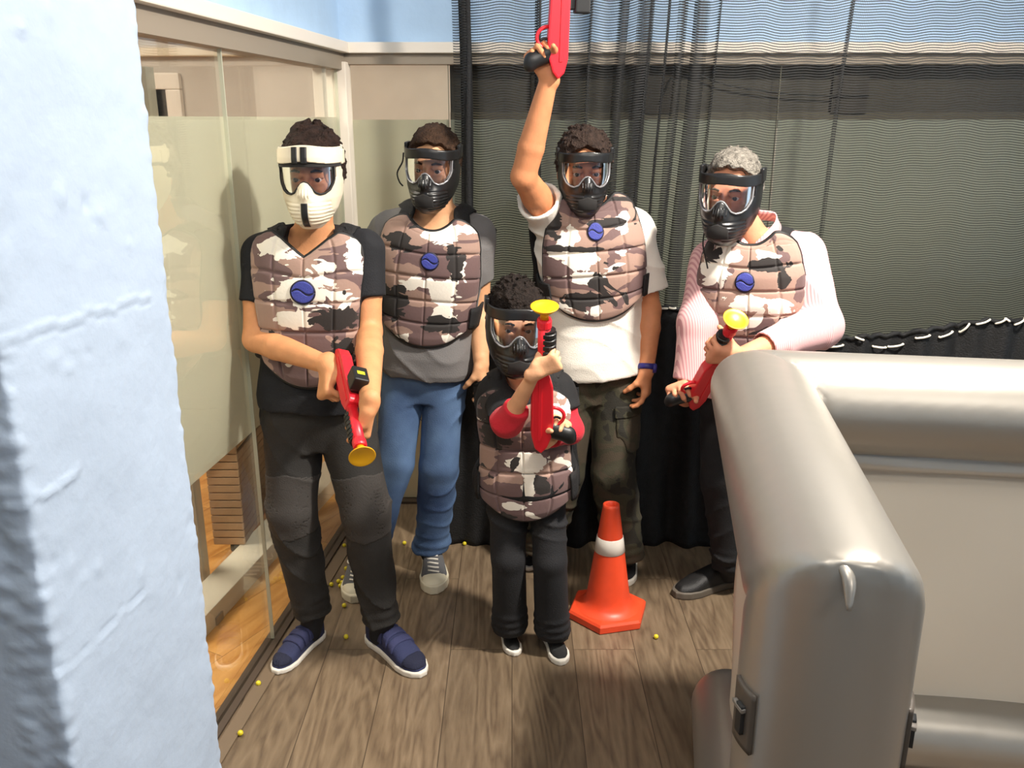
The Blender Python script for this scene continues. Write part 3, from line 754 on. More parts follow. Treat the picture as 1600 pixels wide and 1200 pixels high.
# ================================================================== PEOPLE
M_camo = {}
def camo(name, black=.60, white=.56, dark=.52, seed=0., wb=(), bb=()):
    m = mat(name, (150, 122, 108), .75, sheen=.15); nd, lk = nodes(m); b = nd['Principled BSDF']
    tc = N(m, 'TexCoord'); mp = N(m, 'Mapping'); mp.inputs['Scale'].default_value = (1., 1., 1.75); mp.inputs['Location'].default_value = (seed, seed*1.7, -seed*.6)
    lk.new(tc.outputs['Object'], mp.inputs['Vector'])
    def layer(off, sc_, thr):
        ad = N(m, 'VectorMath', operation='ADD'); ad.inputs[1].default_value = (off, off*2.1, off*.7); lk.new(mp.outputs[0], ad.inputs[0])
        n = N(m, 'TexNoise'); n.inputs['Scale'].default_value = sc_; n.inputs['Detail'].default_value = 3.5; n.inputs['Roughness'].default_value = .45; n.inputs['Distortion'].default_value = .9
        lk.new(ad.outputs[0], n.inputs['Vector']); return math_node(m, 'GREATER_THAN', n.outputs['Fac'], thr)
    sp = N(m, 'SeparateXYZ'); lk.new(tc.outputs['Object'], sp.inputs[0])
    en = N(m, 'TexNoise'); en.inputs['Scale'].default_value = 15; en.inputs['Detail'].default_value = 3.5; en.inputs['Distortion'].default_value = .8; lk.new(mp.outputs[0], en.inputs['Vector'])
    en_ = math_node(m, 'MULTIPLY', math_node(m, 'SUBTRACT', en.outputs['Fac'], .5), 5.)
    def patches(prev, lst):
        for cx, cz, rx, rz in lst:
            qx = math_node(m, 'POWER', math_node(m, 'ABSOLUTE', math_node(m, 'DIVIDE', math_node(m, 'SUBTRACT', sp.outputs['X'], cx), rx)), 2.)
            qz = math_node(m, 'POWER', math_node(m, 'ABSOLUTE', math_node(m, 'DIVIDE', math_node(m, 'SUBTRACT', sp.outputs['Z'], cz), rz)), 2.)
            prev = math_node(m, 'MAXIMUM', prev, math_node(m, 'LESS_THAN', math_node(m, 'ADD', math_node(m, 'ADD', qx, qz), en_), 1.))
        return prev
    col = None
    for off, sc_, thr, c in ((1.3, 5.2, dark, (106, 82, 80)), (4.1, 5.6, white, (238, 230, 216)), (9.7, 5.6, black, (40, 35, 33))):
        mx = N(m, 'Mix', data_type='RGBA'); f_ = layer(off, sc_, thr); f_ = patches(f_, wb if off == 4.1 else bb if off == 9.7 else ()); lk.new(f_, mx.inputs[0])
        if col is None: mx.inputs[6].default_value = lin((160, 130, 116))+(1,)
        else: lk.new(col, mx.inputs[6])
        mx.inputs[7].default_value = lin(c)+(1,); col = mx.outputs[2]
    lk.new(col, b.inputs['Base Color'])
    n = N(m, 'TexNoise'); n.inputs['Scale'].default_value = 120; lk.new(tc.outputs['Object'], n.inputs['Vector'])
    bp = N(m, 'Bump'); bp.inputs['Strength'].default_value = .2; bp.inputs['Distance'].default_value = .003; lk.new(n.outputs['Fac'], bp.inputs['Height']); lk.new(bp.outputs[0], b.inputs['Normal'])
    return m
M_piping = mat('black_piping', (18, 17, 17), .6)
M_strap = mat('black_webbing', (20, 19, 20), .8, bump=.4, bscale=220)
M_emb = mat('emblem_blue', (58, 66, 150), .6, bump=.3, bscale=300)
M_embd = mat('emblem_navy', (22, 22, 48), .6)
M_maskb = mat('mask_black', (26, 25, 25), .32, spec=.5)
M_maskw = mat('mask_white', (224, 212, 188), .42, spec=.4)
M_foam = mat('mask_foam', (34, 32, 31), .9)
M_rim = mat('lens_rim', (120, 120, 122), .15, spec=.8)
M_lens = glassy('goggle_lens', (.84, .82, .84), 1.3, .05)
M_eyew = mat('eye_white', (226, 218, 208), .2); M_iris = mat('iris_brown', (46, 28, 18), .15)
M_sole = mat('sole_white', (226, 220, 208), .5); M_sock = mat('black_sock', (24, 24, 28), .85)
SKIN = {}
def skin(name, rgb):
    m = mat(name, rgb, .58, spec=.35, noise=.07, nscale=24, bump=.08, bscale=160)
    b = m.node_tree.nodes['Principled BSDF']; b.inputs['Subsurface Weight'].default_value = .06; b.inputs['Subsurface Radius'].default_value = (.01, .004, .002)
    return m

# ---- mask geometry, once, in head coordinates (x to the wearer's left, -y forward, z up, eyes at z=0)
MZ = [-.150, -.128, -.092, -.055, -.012, .03, .07, .11]
MA = [.040, .060, .080, .091, .096, .096, .094, .088]
MB_ = [.100, .122, .130, .130, .127, .125, .121, .110]
def mask_y(x, z, off=0.):
    A = np.interp(z, MZ, MA)+off; B = np.interp(z, MZ, MB_)+off
    return -B*np.maximum(1-np.minimum(np.abs(x)/A, .999)**2.3, 0)**(1/2.3)
WX = [0, .010, .020, .032, .046, .060, .072, .081, .086]
WZ = [-.002, -.006, -.018, -.034, -.040, -.037, -.028, -.010, .012]
def win(x, z): return np.maximum.reduce([np.interp(np.abs(x), WX, WZ)-z, z-.052, np.abs(x)-.086])
def build_mask():
    I3 = np.eye(3); out = {}
    base = loft((0, 0, 0), I3, MZ, MA, MB_, n=2.3)
    s = Sdf(); s.u(base); s.u(cap((0, -.120, .004), (0, -.139, -.040), .010, .019), .022); s.u(ell((0, -.112, -.092), (.050, .040, .040)), .025)
    solid = s.ev
    def shell(p):
        d = solid(p); x, y, z = p.T
        g = np.where((np.abs(x) > .014) & (np.abs(x) < .07) & (z < -.062) & (z > -.135), .0011*np.clip(np.sin(z*2*PI/.0115)*3, -1, 1), 0)
        g = g+np.where((np.abs(x) < .022) & (z < -.02) & (z > -.05) & (y < -.12), .0015*np.clip(np.sin(x*2*PI/.0085)*3, -1, 1), 0)
        d = np.maximum(d+g, -(d+.007))
        d = np.maximum(d, y-.016+.8*np.maximum(0, -.045-z)); d = np.maximum(d, z-.054)
        return np.maximum(d, -np.where(y < -.02, win(x, z), 1))
    S = Sdf(); S.u((shell, V(-.11, -.19, -.155), V(.11, .03, .06)), 0)
    out['shell'] = S.mesh(.0026)
    def band(z0, z1, t0, t1, y1=.012):
        def fn(p):
            d = base[0](p); x, y, z = p.T
            c = 0; z = z-.010*(np.exp(-(x/.06)**2)-.5)*(y < 0)
            return np.maximum.reduce([d-t1, t0-d, z0-z+c, z-z1, y-y1])
        T = Sdf(); T.u((fn, V(-.12, -.16, z0-.01), V(.12, y1+.01, z1+.01)), 0); return T.mesh(.0028)
    out['visor'] = band(.044, .078, -.001, .006)
    out['head_band'] = band(.053, .102, .001, .0075)
    x = np.linspace(-.089, .089, 61); z = np.linspace(-.044, .056, 41)
    X, Z_ = np.meshgrid(x, z, indexing='ij'); Y = mask_y(X, Z_, -.002); ok = win(X, Z_) < .005
    g = np.stack([X, Y, Z_], -1).reshape(-1, 3); gi = np.stack([X*.985, Y+.0018, Z_], -1).reshape(-1, 3)
    f = grid_faces(61, 41); okf = ok.reshape(-1)[f].all(1); f = f[okf]
    used = np.unique(f); mp = -np.ones(len(g), int); mp[used] = np.arange(len(used)); f = mp[f]; nU = len(used)
    ed = {}
    for q in f.tolist():
        for a, b in zip(q, q[1:]+q[:1]): ed[(a, b)] = 1
    rim = [(b, a, a+nU, b+nU) for (a, b) in ed if (b, a) not in ed]
    out['lens'] = (np.vstack([g[used], gi[used]]), f.tolist()+(f[:, ::-1]+nU).tolist()+rim)
    xs = np.concatenate([np.linspace(-.084, .084, 70)]); low = [(a, np.interp(abs(a), WX, WZ)) for a in xs]; up = [(a, .051) for a in np.linspace(.084, -.084, 30)]
    pts = np.array([(a, mask_y(np.array(a), np.array(b), .0015), b) for a, b in low+up])
    out['lens_rim'] = tube(pts, .0032, 7, closed=True)
    # strap round the back of the head
    ths = np.linspace(0.02, PI-.02, 40)
    o_, i_ = np.zeros((40, 4, 3)), np.zeros((40, 4, 3))
    for i, t in enumerate(ths):
        for j, zz in enumerate((.052, .062, .074, .085)):
            o_[i, j] = (.0965*math.cos(t), .006+.1265*math.sin(t), zz-.02*math.sin(t)); i_[i, j] = (.0935*math.cos(t), .006+.1235*math.sin(t), zz-.02*math.sin(t))
    out['head_strap'] = closed_sheet(o_, i_)
    out['clip_l'] = box((.090, -.03, .044), (.103, .016, .088), .003); out['clip_r'] = box((-.103, -.03, .044), (-.090, .016, .088), .003)
    def stripe(x0, x1, z0, z1, off):
        a = np.linspace(x0, x1, 5); b = np.linspace(z0, z1, 24); X, Z_ = np.meshgrid(a, b, indexing='ij')
        return closed_sheet(np.stack([X, mask_y(X, Z_, off+.002), Z_], -1), np.stack([X, mask_y(X, Z_, off-.003), Z_], -1))
    out['stripe_a'] = stripe(-.034, -.016, .0535, .1015, .0098); out['stripe_b'] = stripe(-.006, .014, .0535, .1015, .0098)
    # dark stripe down the chin follows the muzzle
    b = np.linspace(-.140, -.064, 30); a = np.linspace(-.010, .010, 5); G = np.zeros((5, 30, 3))
    for i in range(5):
        y = np.full(30, -.22); 
        for _ in range(60): y = y+np.maximum(solid(np.stack([np.full(30, a[i]), y, b], 1)), -.004)*.6
        G[i] = np.stack([np.full(30, a[i]), y, b], 1)
    out['chin_stripe'] = closed_sheet(G+V(0, -.003, 0), G+V(0, .003, 0))
    G = np.zeros((21, 16, 3)); a = np.linspace(-.034, .034, 21); b = np.linspace(-.118, -.070, 16)
    for i in range(21):
        bb = -.118+(b+.118)*(1-.25*abs(a[i])/.034)
        y = np.full(16, -.22)
        for _ in range(60): y = y+np.maximum(solid(np.stack([np.full(16, a[i]), y, bb], 1)), -.004)*.6
        G[i] = np.stack([np.full(16, a[i]), y, bb], 1)
    out['mouth_mesh'] = closed_sheet(G+V(0, -.0025, 0), G+V(0, .003, 0))
    return out
MASK = build_mask()

def rotm(yaw, pitch=0., roll=0.):
    "yaw>0 turns the face to the wearer's left (picture right); pitch>0 looks down; roll>0 tips the crown to picture right"
    y, p, r = map(math.radians, (yaw, pitch, roll))
    Ry = np.array([[math.cos(y), -math.sin(y), 0], [math.sin(y), math.cos(y), 0], [0, 0, 1]])
    Rp = np.array([[1, 0, 0], [0, math.cos(p), -math.sin(p)], [0, math.sin(p), math.cos(p)]])
    Rr = np.array([[math.cos(r), 0, math.sin(r)], [0, 1, 0], [-math.sin(r), 0, math.cos(r)]])
    return Ry@Rr@Rp
def put(R, o, s=1.): return lambda q: np.asarray(o)+(np.asarray(R)@np.asarray(q, float))*s

FL = [.066, .073, .067, .052]; FX = [.0315, .0106, -.0102, -.0305]
def hand_ops(S, W, d, n, side, curl, spread=0., thumb=(.5, .35, .2), s=1., kp=.012):
    """hand at wrist W: d to the fingers, n out of the palm, side 'R'/'L'; curl in degrees (per joint, or one triple per finger);
    thumb: how far it leans out sideways, towards the palm, and how far its tip bends"""
    d = nrm(d); n = nrm(n-d*np.dot(n, d)); t = np.cross(d, n)*(1 if side == 'R' else -1)
    L = lambda a, b, c: np.asarray(W)+s*(d*a+t*b+n*c)
    S.u(cap(L(-.015, 0, 0), L(.012, 0, 0), .0245*s, .0255*s), .010)
    for b0, b1, r in ((.012, .028, .0135), (.004, .010, .014), (-.006, -.009, .014), (-.013, -.026, .0135)):
        S.u(cap(L(.006, b0, 0), L(.086-.06*abs(b1)*2*(1 if b1 < 0 else .6)*.5, b1, -.001), .0145*s, r*s), kp*s)
    S.u(cap(L(.018, .018, .008), L(.05, .024, .008), .015*s, .013*s), .012*s)
    for i in range(4):
        c = curl[i] if isinstance(curl[0], (tuple, list)) else curl
        p = L(.086-(.0, .0, .004, .012)[i]-.004*(i == 0), FX[i], -.001); a = 0.; dirx = spread*(1.5-i)
        fl = FL[i]*s; r = (.0090, .0092, .0088, .0079)[i]*s
        for j, (fr, rr) in enumerate(((.45, .94), (.30, .86), (.25, .74))):
            a += math.radians(c[j]); dd = nrm(d*math.cos(a)+n*math.sin(a)+t*math.sin(math.radians(dirx)))
            q = p+dd*fl*fr*1.05; S.u(cap(p, q, r*(1, .95, .87)[j], r*rr), .004*s if j else .006*s); p = q
    o, pn, bend = thumb
    p0 = L(.016, .022, .006); d1 = nrm(d*.75+t*(.3+o)+n*pn); p1 = p0+d1*.040*s
    d2 = nrm(d1*1.0+d*(.45-bend)+n*(pn*.8+bend*.6)-t*bend*.8); p2 = p1+d2*.030*s; d3 = nrm(d2+n*bend*.8-t*bend*.5+d*.1); p3 = p2+d3*.024*s
    S.u(cap(p0, p1, .0155*s, .0115*s), .012*s); S.u(cap(p1, p2, .0112*s, .0098*s), .006*s); S.u(cap(p2, p3, .0098*s, .0078*s), .006*s)
    return S

TZF = [-.24, -.12, 0, .2, .42, .62, .80, .92, 1.0]
TA = [.125, .160, .164, .150, .150, .162, .165, .125, .065]
TB = [.095, .112, .112, .100, .104, .114, .110, .080, .060]
TY = [0, 0, 0, 0, 0, -.004, .002, .012, .018]
def torso_prim(fr, w, off=0., dep=1., flare=0., hipw=1.):
    z = np.array(TZF); fl = flare*np.clip((.5-z)/.5, 0, 1)
    hw_ = 1-(1-hipw)*np.clip((.45-z)/.45, 0, 1)
    return loft(fr['pel'], fr['R'], z*fr['L'], np.array(TA)*w*hw_+fl, np.array(TB)*w*dep+fl, np.array(TY)*w, off=off)
VF_A = [.172, .172, .170, .160, .158, .166, .170, .168, .160]
VF_B = [.118, .120, .120, .112, .114, .121, .121, .116, .110]
def vest_form(fr, w, off=0., hipw=1.):
    z = np.array(TZF); hw_ = 1-(1-hipw)*np.clip((.45-z)/.45, 0, 1)
    return loft(fr['pel'], fr['R'], np.concatenate([[-.7], z, [1.25]])*fr['L'], np.array([.172]+VF_A+[.14])*w*np.concatenate([[hipw], hw_, [1]]), np.array([.118]+VF_B+[.10])*w, np.array([0]+TY+[.02])*w, n=2.5, off=off)
def shoulder_ops(S, fr, w, off=0.):
    for s in 'RL':
        sh = fr['sh'+s]; nk = fr['pel']+fr['R']@V((.05 if s == 'L' else -.05)*w, .012, .955*fr['L'])
        S.u(cap(nk, sh, .040*w+off, .050*w+off), .05*w)
    return S
def grad(fn, p, e=.002):
    g = np.stack([fn(p+np.eye(3)[i]*e)-fn(p-np.eye(3)[i]*e) for i in range(3)], 1)
    return g/(np.linalg.norm(g, axis=1)[:, None]+1e-9)
def project(fn, p, off, it=14):
    p = np.array(p, float)
    for _ in range(it): p = p-grad(fn, p)*((fn(p)-off)*.8)[:, None]
    return p
def strip(fn, path, width, off, th=.004, n=8, nw=5):
    "webbing of the given width laid along a path on the surface fn=0"
    sp_ = smooth_path(path, n); off = np.interp(np.linspace(0, 1, len(sp_)), np.linspace(0, 1, len(path)), off) if isinstance(off, (list, tuple)) else np.full(len(sp_), off)
    p = project(fn, sp_, off); 
    for _ in range(2): p[1:-1] = (p[:-2]+2*p[1:-1]+p[2:])/4
    T = np.gradient(p, axis=0); T /= np.linalg.norm(T, axis=1)[:, None]; G = grad(fn, p); B = np.cross(G, T)
    o_ = np.zeros((len(p), nw, 3))
    for j in range(nw): o_[:, j] = p+B*width*(j/(nw-1)-.5)
    o_ = project(fn, o_.reshape(-1, 3), np.repeat(off, nw), 4).reshape(o_.shape)
    Gn = grad(fn, o_.reshape(-1, 3)).reshape(o_.shape)
    return closed_sheet(o_+Gn*th, o_-Gn*.002)
HB = [0, .06, .14, .28, .42, .55, .66, .76, .86, .95, 1.0]
HW = [.84, .92, .97, 1.0, .99, .97, .95, .93, .93, .91, .84]
HW_SQ = [.80, .86, .90, .90, .88, .88, .91, .96, 1.01, 1.02, .97]
def vest(par, fr, fn, z0, z1, hs, m, w=1., emblem=.62, em_x=0., drop=.10, dip=.075, dark_straps=True, th=.016, em_r=.031, side_z=(.16, .34), hipw=1., square=False, vdip=2.2, dipw=.66):
    "quilted chest protector laid round the front of the torso; fn: distance to the shirt's torso; z0..z1 along the spine, hs: half arc width"
    nA, nB = 121, 141; form = vest_form(fr, w, .014*w, hipw)[0]
    a = np.linspace(-1, 1, nA)[:, None]; b = np.linspace(0, 1, nB)[None, :]
    H = z1-z0; hw = np.interp(b, HB, HW_SQ if square else HW)*hs
    z = z0+b*H+0*a
    low = drop*H*2.2*(1-np.sqrt(np.maximum(1-.97*np.abs(a)**2.0, 0)))
    z = z+low*np.maximum(0, (.36-b)/.36)**1.5
    z = z-dip*H*1.3*np.maximum(0, 1-(np.abs(a)/dipw)**vdip)*np.maximum(0, (b-.62)/.38)**1.6
    z = z-.05*H*np.maximum(0, (np.abs(a)-.72)/.28)**2*np.maximum(0, (b-.8)/.2)
    s = a*hw
    def radial(s_, z_, off):
        ph = s_/(.150*w); sh = s_.shape
        dirs = np.stack([np.sin(ph), -np.cos(ph), 0*ph], -1).reshape(-1, 3); zz = z_.reshape(-1)
        org = fr['pel']+np.outer(zz, fr['R'][:, 2]); dw = dirs@fr['R'].T
        lo_, hi_ = np.full(len(zz), .02), np.full(len(zz), .5)
        for _ in range(22):
            mid = (lo_+hi_)/2; ins = form(org+dw*mid[:, None]) < off; lo_ = np.where(ins, mid, lo_); hi_ = np.where(ins, hi_, mid)
        return (org+dw*lo_[:, None]).reshape(sh+(3,))
    seam = lambda x, c, wd: np.exp(-((x-c)/wd)**2)
    sm = np.zeros((nA, nB))
    for c in (.19, .38, .57, .76): sm = np.maximum(sm, seam(b+0*a, c, .009))
    vs_ = np.maximum(seam(a+0*b, 0, .016), np.maximum(seam(a+0*b, .56, .018), seam(a+0*b, -.56, .018)))
    sm = np.maximum(sm, vs_*.9)
    edge = np.minimum(np.minimum((1-np.abs(a))/.10, b/.06), (1-b)/.05); ed = np.sqrt(np.clip(edge, 0, 1))
    puff = (np.abs(np.sin(PI*(b+0*a)/.19)))**.5
    t = (th*(.55+.45*ed)+.0035*puff*ed)-.007*sm*ed
    off = radial(s, z, 0.) 
    G = grad(form, off.reshape(-1, 3)).reshape(off.shape)
    outer = off+G*(.004+t)[..., None]; inner = off-G*.004
    v = part('vest', closed_sheet(outer, inner), m, par)
    rim = [outer[i, 0] for i in range(nA)]+[outer[-1, j] for j in range(1, nB)]+[outer[i, -1] for i in range(nA-2, -1, -1)]+[outer[0, j] for j in range(nB-2, 0, -1)]
    rimc = (np.array(rim)*.6+.4*np.array([inner[i, 0] for i in range(nA)]+[inner[-1, j] for j in range(1, nB)]+[inner[i, -1] for i in range(nA-2, -1, -1)]+[inner[0, j] for j in range(nB-2, 0, -1)]))
    part('piping', tube(rimc[::2], .0075*w, 8, closed=True), M_piping, v)
    # emblem: navy disc, blue halves split by a wave
    if emblem is None: emblem, skip = .6, True
    else: skip = False
    R0, Z0 = em_x, z0+H*emblem
    def surf(px, pz, o_):
        p = radial(np.asarray(px)*1.07+R0, np.asarray(pz)+Z0, 0.); g_ = grad(form, p.reshape(-1, 3)).reshape(p.shape); return p+g_*(.004+th+.006+o_)
    r_ = np.linspace(0.02, 1, 8)[:, None]; q = np.linspace(0, 2*PI, 40)[None, :]
    def disc(rad, o1): 
        px, pz = rad*r_*np.cos(q), rad*r_*np.sin(q); return closed_sheet(surf(px, pz, o1), surf(px, pz, -.012))
    if not skip: part('emblem', disc(em_r, .001), M_embd, v)
    u_ = np.linspace(-1, 1, 40)[:, None]; k_ = np.linspace(0, 1, 8)[None, :]
    wave = .26*np.sin(u_*PI*.95)*-1
    ch = np.sqrt(np.maximum(1-u_**2, 0))
    rr = em_r*.87
    for sg in (1, -1):
        lo = np.clip(wave+sg*.085, -ch, ch); hi = sg*ch
        px, pz = rr*(u_+0*k_), rr*(lo+(hi-lo)*k_)
        if not skip: part('emblem_wave', closed_sheet(surf(px, pz, .0026), surf(px, pz, -.004)), M_emb, v)
    # black webbing: over the shoulders and round the sides, and the back panel
    W = lambda x, y, zz: fr['pel']+fr['R']@V(x, y, zz)
    L = fr['L']
    for sx in (1, -1):
        p0 = outer[int((nA-1)*(.5+sx*.40)), nB-2]
        q0 = fr['R'].T@(p0-fr['pel'])
        part('shoulder_strap', strip(fn, [p0, W(q0[0]*1.0, -.06*w, max(q0[2]+.04, .93*L)), W(q0[0]*.98, .02, 1.02*L), W(q0[0]*.95, .09*w, .93*L), W(q0[0]*.95, .13*w, .80*L)], .052*w, .006), M_strap, v)
        zb = z0+H*sum(side_z)/2; wd = H*(side_z[1]-side_z[0])
        pts = [radial(np.array([sx*hs*f]), np.array([zb+.0*f]), 0.)[0] for f in (.84, .95, 1.15, 1.4, 1.7, 2.0)]
        part('side_strap', strip(form, pts, wd, [.024, .019, .008, .004, .004, .004] if dark_straps else .006, .006), M_strap, v)
    ab = np.linspace(-1, 1, 41)[:, None]; bb = np.linspace(0, 1, 41)[None, :]
    zz = z0+.06+bb*(H-.0)+0*ab; ph = PI+ab*hs*1.15/(.150*w)+0*bb
    zz = np.minimum(zz, .9*L)
    bo = radial(ph*.150*w, zz, 0.); g_ = grad(form, bo.reshape(-1, 3)).reshape(bo.shape)
    part('back_panel', closed_sheet(bo+g_*.022, bo-g_*.004), M_strap, v)
    return v

HAIRF = {}
def person(spec):
    g = spec; w = g['w']; hsz = g.get('head', 1.)
    fr = {}
    fr['pel'] = P(*g['pelvis']); nk = P(*g['neck']); up = nrm(nk-fr['pel']); fr['L'] = np.linalg.norm(nk-fr['pel'])
    for s in 'RL': fr['sh'+s] = P(*g['sh'+s])
    xx = fr['shL']-fr['shR']; xx = nrm(xx-up*np.dot(xx, up)); fr['R'] = np.stack([xx, np.cross(up, xx), up], 1)
    fr['neck'] = nk; R = fr['R']; L = fr['L']
    H = P(*g['headpos']); Rh = rotm(*g['headrot']); hp = put(Rh, H, hsz)
    root = thing('person', g['label'], 'person', (fr['pel'][0], fr['pel'][1], 0))
    J = {}
    for s in 'RL':
        J['el'+s] = P(*g['el'+s]) if len(g['el'+s]) == 3 and not isinstance(g['el'+s], np.ndarray) else g['el'+s]
        h = g['hand'+s]; J['wr'+s] = np.asarray(h['W'])
        J['hip'+s] = fr['pel']+R@V((.080 if s == 'L' else -.080)*w*g.get('hipw', 1.), 0, -.05*w)
        J['kn'+s] = P(*g['kn'+s]); J['an'+s] = P(*g['an'+s])
    sh, el, wr = [{s: fr['sh'+s] if k == 'sh' else J[k+s] for s in 'RL'} for k in ('sh', 'el', 'wr')]
    am = g.get('arm', 1.)*w
    # ---------- body, one skin
    S = Sdf()
    S.u(torso_prim(fr, w, -.012, 1., 0., g.get('hipw', 1.)), .03); shoulder_ops(S, fr, w, -.010)
    for s in 'RL':
        S.u(cap(J['hip'+s], J['kn'+s], .070*w, .048*w), .03); S.u(cap(J['kn'+s], J['an'+s]+V(0, 0, .06), .047*w, .034*w), .03)
        S.u(cap(sh[s], sh[s]*.45+el[s]*.55, .047*am, .048*am), .02); S.u(cap(sh[s]*.5+el[s]*.5, el[s], .048*am, .039*am), .006)
        fa = el[s]+(wr[s]-el[s])*.3
        S.u(cap(el[s], fa, .039*am, .0415*am), .014); S.u(cap(fa, wr[s], .0415*am, .0265*am), .006)
        h = g['hand'+s]; hand_ops(S, h['W'], h['d'], h['n'], s, h['curl'], h.get('spread', 2.), h.get('thumb', (.5, .35, .2)), h.get('s', g.get('handsize', 1.)))
    S.u(cap(nk-up*.02, hp((0, .022, -.05)), .058*w, .054*hsz), .03)
    E = lambda c, r: ell(hp(c), np.array(r)*hsz, Rh)
    S.u(E((0, .018, .030), (.076, .094, .092)), .02); S.u(E((0, -.022, -.045), (.060, .068, .074)), .03)
    S.u(cap(hp((-.03, -.078, .026)), hp((.03, -.078, .026)), .010*hsz), .02)
    S.u(cap(hp((0, -.084, .012)), hp((0, -.104, -.026)), .0075*hsz, .012*hsz), .012)
    for x in (-1, 1):
        S.cut(E((x*.032, -.092, .000), (.018, .013, .011)), .014)
        S.u(cap(hp((x*.02, -.088, .019)), hp((x*.046, -.080, .019)), .0065*hsz, .005*hsz), .01)
        S.u(cap(hp((x*.02, -.083, -.011)), hp((x*.044, -.078, -.008)), .0055*hsz, .005*hsz), .008)
        S.u(cap(hp((x*.021, -.086, .0095)), hp((x*.045, -.079, .0085)), .0062*hsz), .004); S.u(cap(hp((x*.022, -.085, -.0098)), hp((x*.044, -.079, -.009)), .0055*hsz), .004)
        S.u(E((x*.079, .012, -.008), (.011, .020, .032)), .008)
        S.u(cap(hp((x*.045, -.062, -.025)), hp((x*.03, -.07, -.03)), .016*hsz), .02)
    S.u(cap(hp((-.018, -.086, -.056)), hp((.018, -.086, -.056)), .006*hsz), .008); S.u(cap(hp((-.015, -.086, -.068)), hp((.015, -.086, -.068)), .007*hsz), .008)
    body = part('body', S.mesh(.0036), g['skin'], root)
    for x in (-1, 1):
        bm = bmesh.new(); bmesh.ops.create_uvsphere(bm, u_segments=20, v_segments=14, radius=.0118)
        v, f = from_bm(bm); v = v[:, [0, 2, 1]]; v[:, 1] *= -1
        e = part('eye', xf((v*hsz, f), Rh, hp((x*.032, -.078, .001))), [M_eyew, M_iris], root)
        for pl_ in e.data.polygons:
            c = Rh.T@(np.array(pl_.center)+np.array(root.location)-hp((x*.032, -.078, .001)))
            if c[1] < -.0092*hsz: pl_.material_index = 1
        part('eyebrow', tube([hp((x*.016, -.098, .024)), hp((x*.03, -.0985, .029)), hp((x*.048, -.088, .025))], [.003*hsz, .004*hsz, .002*hsz], 8), g['hair_mat'], root)
    # ---------- hair
    hg = g['hair']; T = Sdf(); o_ = hg['thick']
    T.u(ell(hp((0, .018, .032)), np.array((.079+o_*.7, .096+o_, .093+o_))*hsz, Rh), .0)
    if hg.get('top'): T.u(E((0, -.005, .085), (.062, .075, .045+hg['top'])), .03)
    fz, bz_ = hg['front'], hg.get('back', -.075)
    def hairline(p):
        q = (p-H)@Rh/hsz; y = q[:, 1]; x = q[:, 0]
        zl = np.interp(y, [-.11, -.075, -.045, .0, .03, .12], [fz, fz-.003, fz-.022, hg.get('side', .01), -.035, bz_])+hg.get('temple', 0)*np.exp(-((np.abs(x)-.055)/.02)**2)*(y < -.02)
        return (zl-q[:, 2]+.004*np.sin(x*140+y*60)*1.)*hsz*.8
    rr_ = np.random.RandomState(hg['seed']+40); A_ = np.array((.079+o_*.7, .096+o_, .093+o_)); n_ = 0
    while n_ < hg.get('n', 230):
        v_ = rr_.normal(size=3); v_ /= np.linalg.norm(v_)
        if v_[2] < -.25: continue
        q_ = V(0, .018, .032)+v_*A_*.97; top_ = hg.get('top', 0.)*max(0, v_[2])*.8; q_[2] += top_
        w_ = hp(q_)
        if hairline(w_[None])[0] > 0: continue
        n_ += 1; nn_ = nrm(v_/A_); fl_ = V(v_[0]*.5, -.35 if v_[1] < .3 else .3, -.55 if v_[2] < .55 else -.1)+rr_.normal(size=3)*hg.get('mess', .45)
        fl_ = fl_-nn_*np.dot(fl_, nn_); e_ = q_+nn_*hg.get('lift', .006)+nrm(fl_)*rr_.uniform(.014, .026); T.u(cap(hp(q_-nn_*.002), hp(e_), .0075*hsz, .0028*hsz), .004)
    T.keep(hairline)
    T.disp(wrinkle(hg['seed'], hg['amp']*.5, hg['freq'], 7)); T.disp(wrinkle(hg['seed']+1, hg['amp']*.35, hg['freq']*3.2, 7))
    part('hair', T.mesh(.0032), g['hair_mat'], root)
    # ---------- shirts, innermost first
    layers = g['shirts']; hipw = g.get('hipw', 1.)
    for (sname, smat, slv, ex, hem, opt) in layers:
        fo = .013*w+ex; be = g.get('belly', 1.); lo_ = opt.get('loose', 0.); so = fo-.013*w
        U = Sdf(); U.u(torso_prim(fr, w, fo, be, opt.get('flare', .014), hipw), .03); shoulder_ops(U, fr, w, fo*.7)
        tors = Sdf(); tors.u(torso_prim(fr, w, fo, be, 0., hipw), .03); shoulder_ops(tors, fr, w, fo*.7)
        U.keep(half(fr['pel']+R@V(0, 0, hem), -R[:, 2]+R[:, 0]*opt.get('tilt', 0)))
        for s in 'RL':
            k = slv[s]
            if k <= 1.:
                c, dr = sh[s]+(el[s]-sh[s])*k, nrm(el[s]-sh[s])
                pr_ = [cap(sh[s], c+dr*.08*w, .059*am+so, (.056+lo_)*am+so)]; inn = cap(c-dr*(-.01 if lo_ > .015 else .04)*w, c+dr*.1*w, (.0465+.6*lo_)*am+so*.6)[0]
            else:
                q = el[s]+(wr[s]-el[s])*(k-1); c, dr = q, nrm(wr[s]-el[s]); r1 = (.041+lo_*.5)*am+so if k > 1.6 else .050*am+so
                pr_ = [cap(sh[s], el[s], .061*am+so, (.053+lo_)*am+so), cap(el[s], q+dr*.04*w, (.053+lo_)*am+so, r1)]; inn = cap(c-dr*.02*w, c+dr*.06*w, r1-.009)[0]
            def cutsleeve(f_, c=c, dr=dr, inn=inn): return lambda p: np.maximum(np.maximum(f_(p), (p-c)@dr), -inn(p))
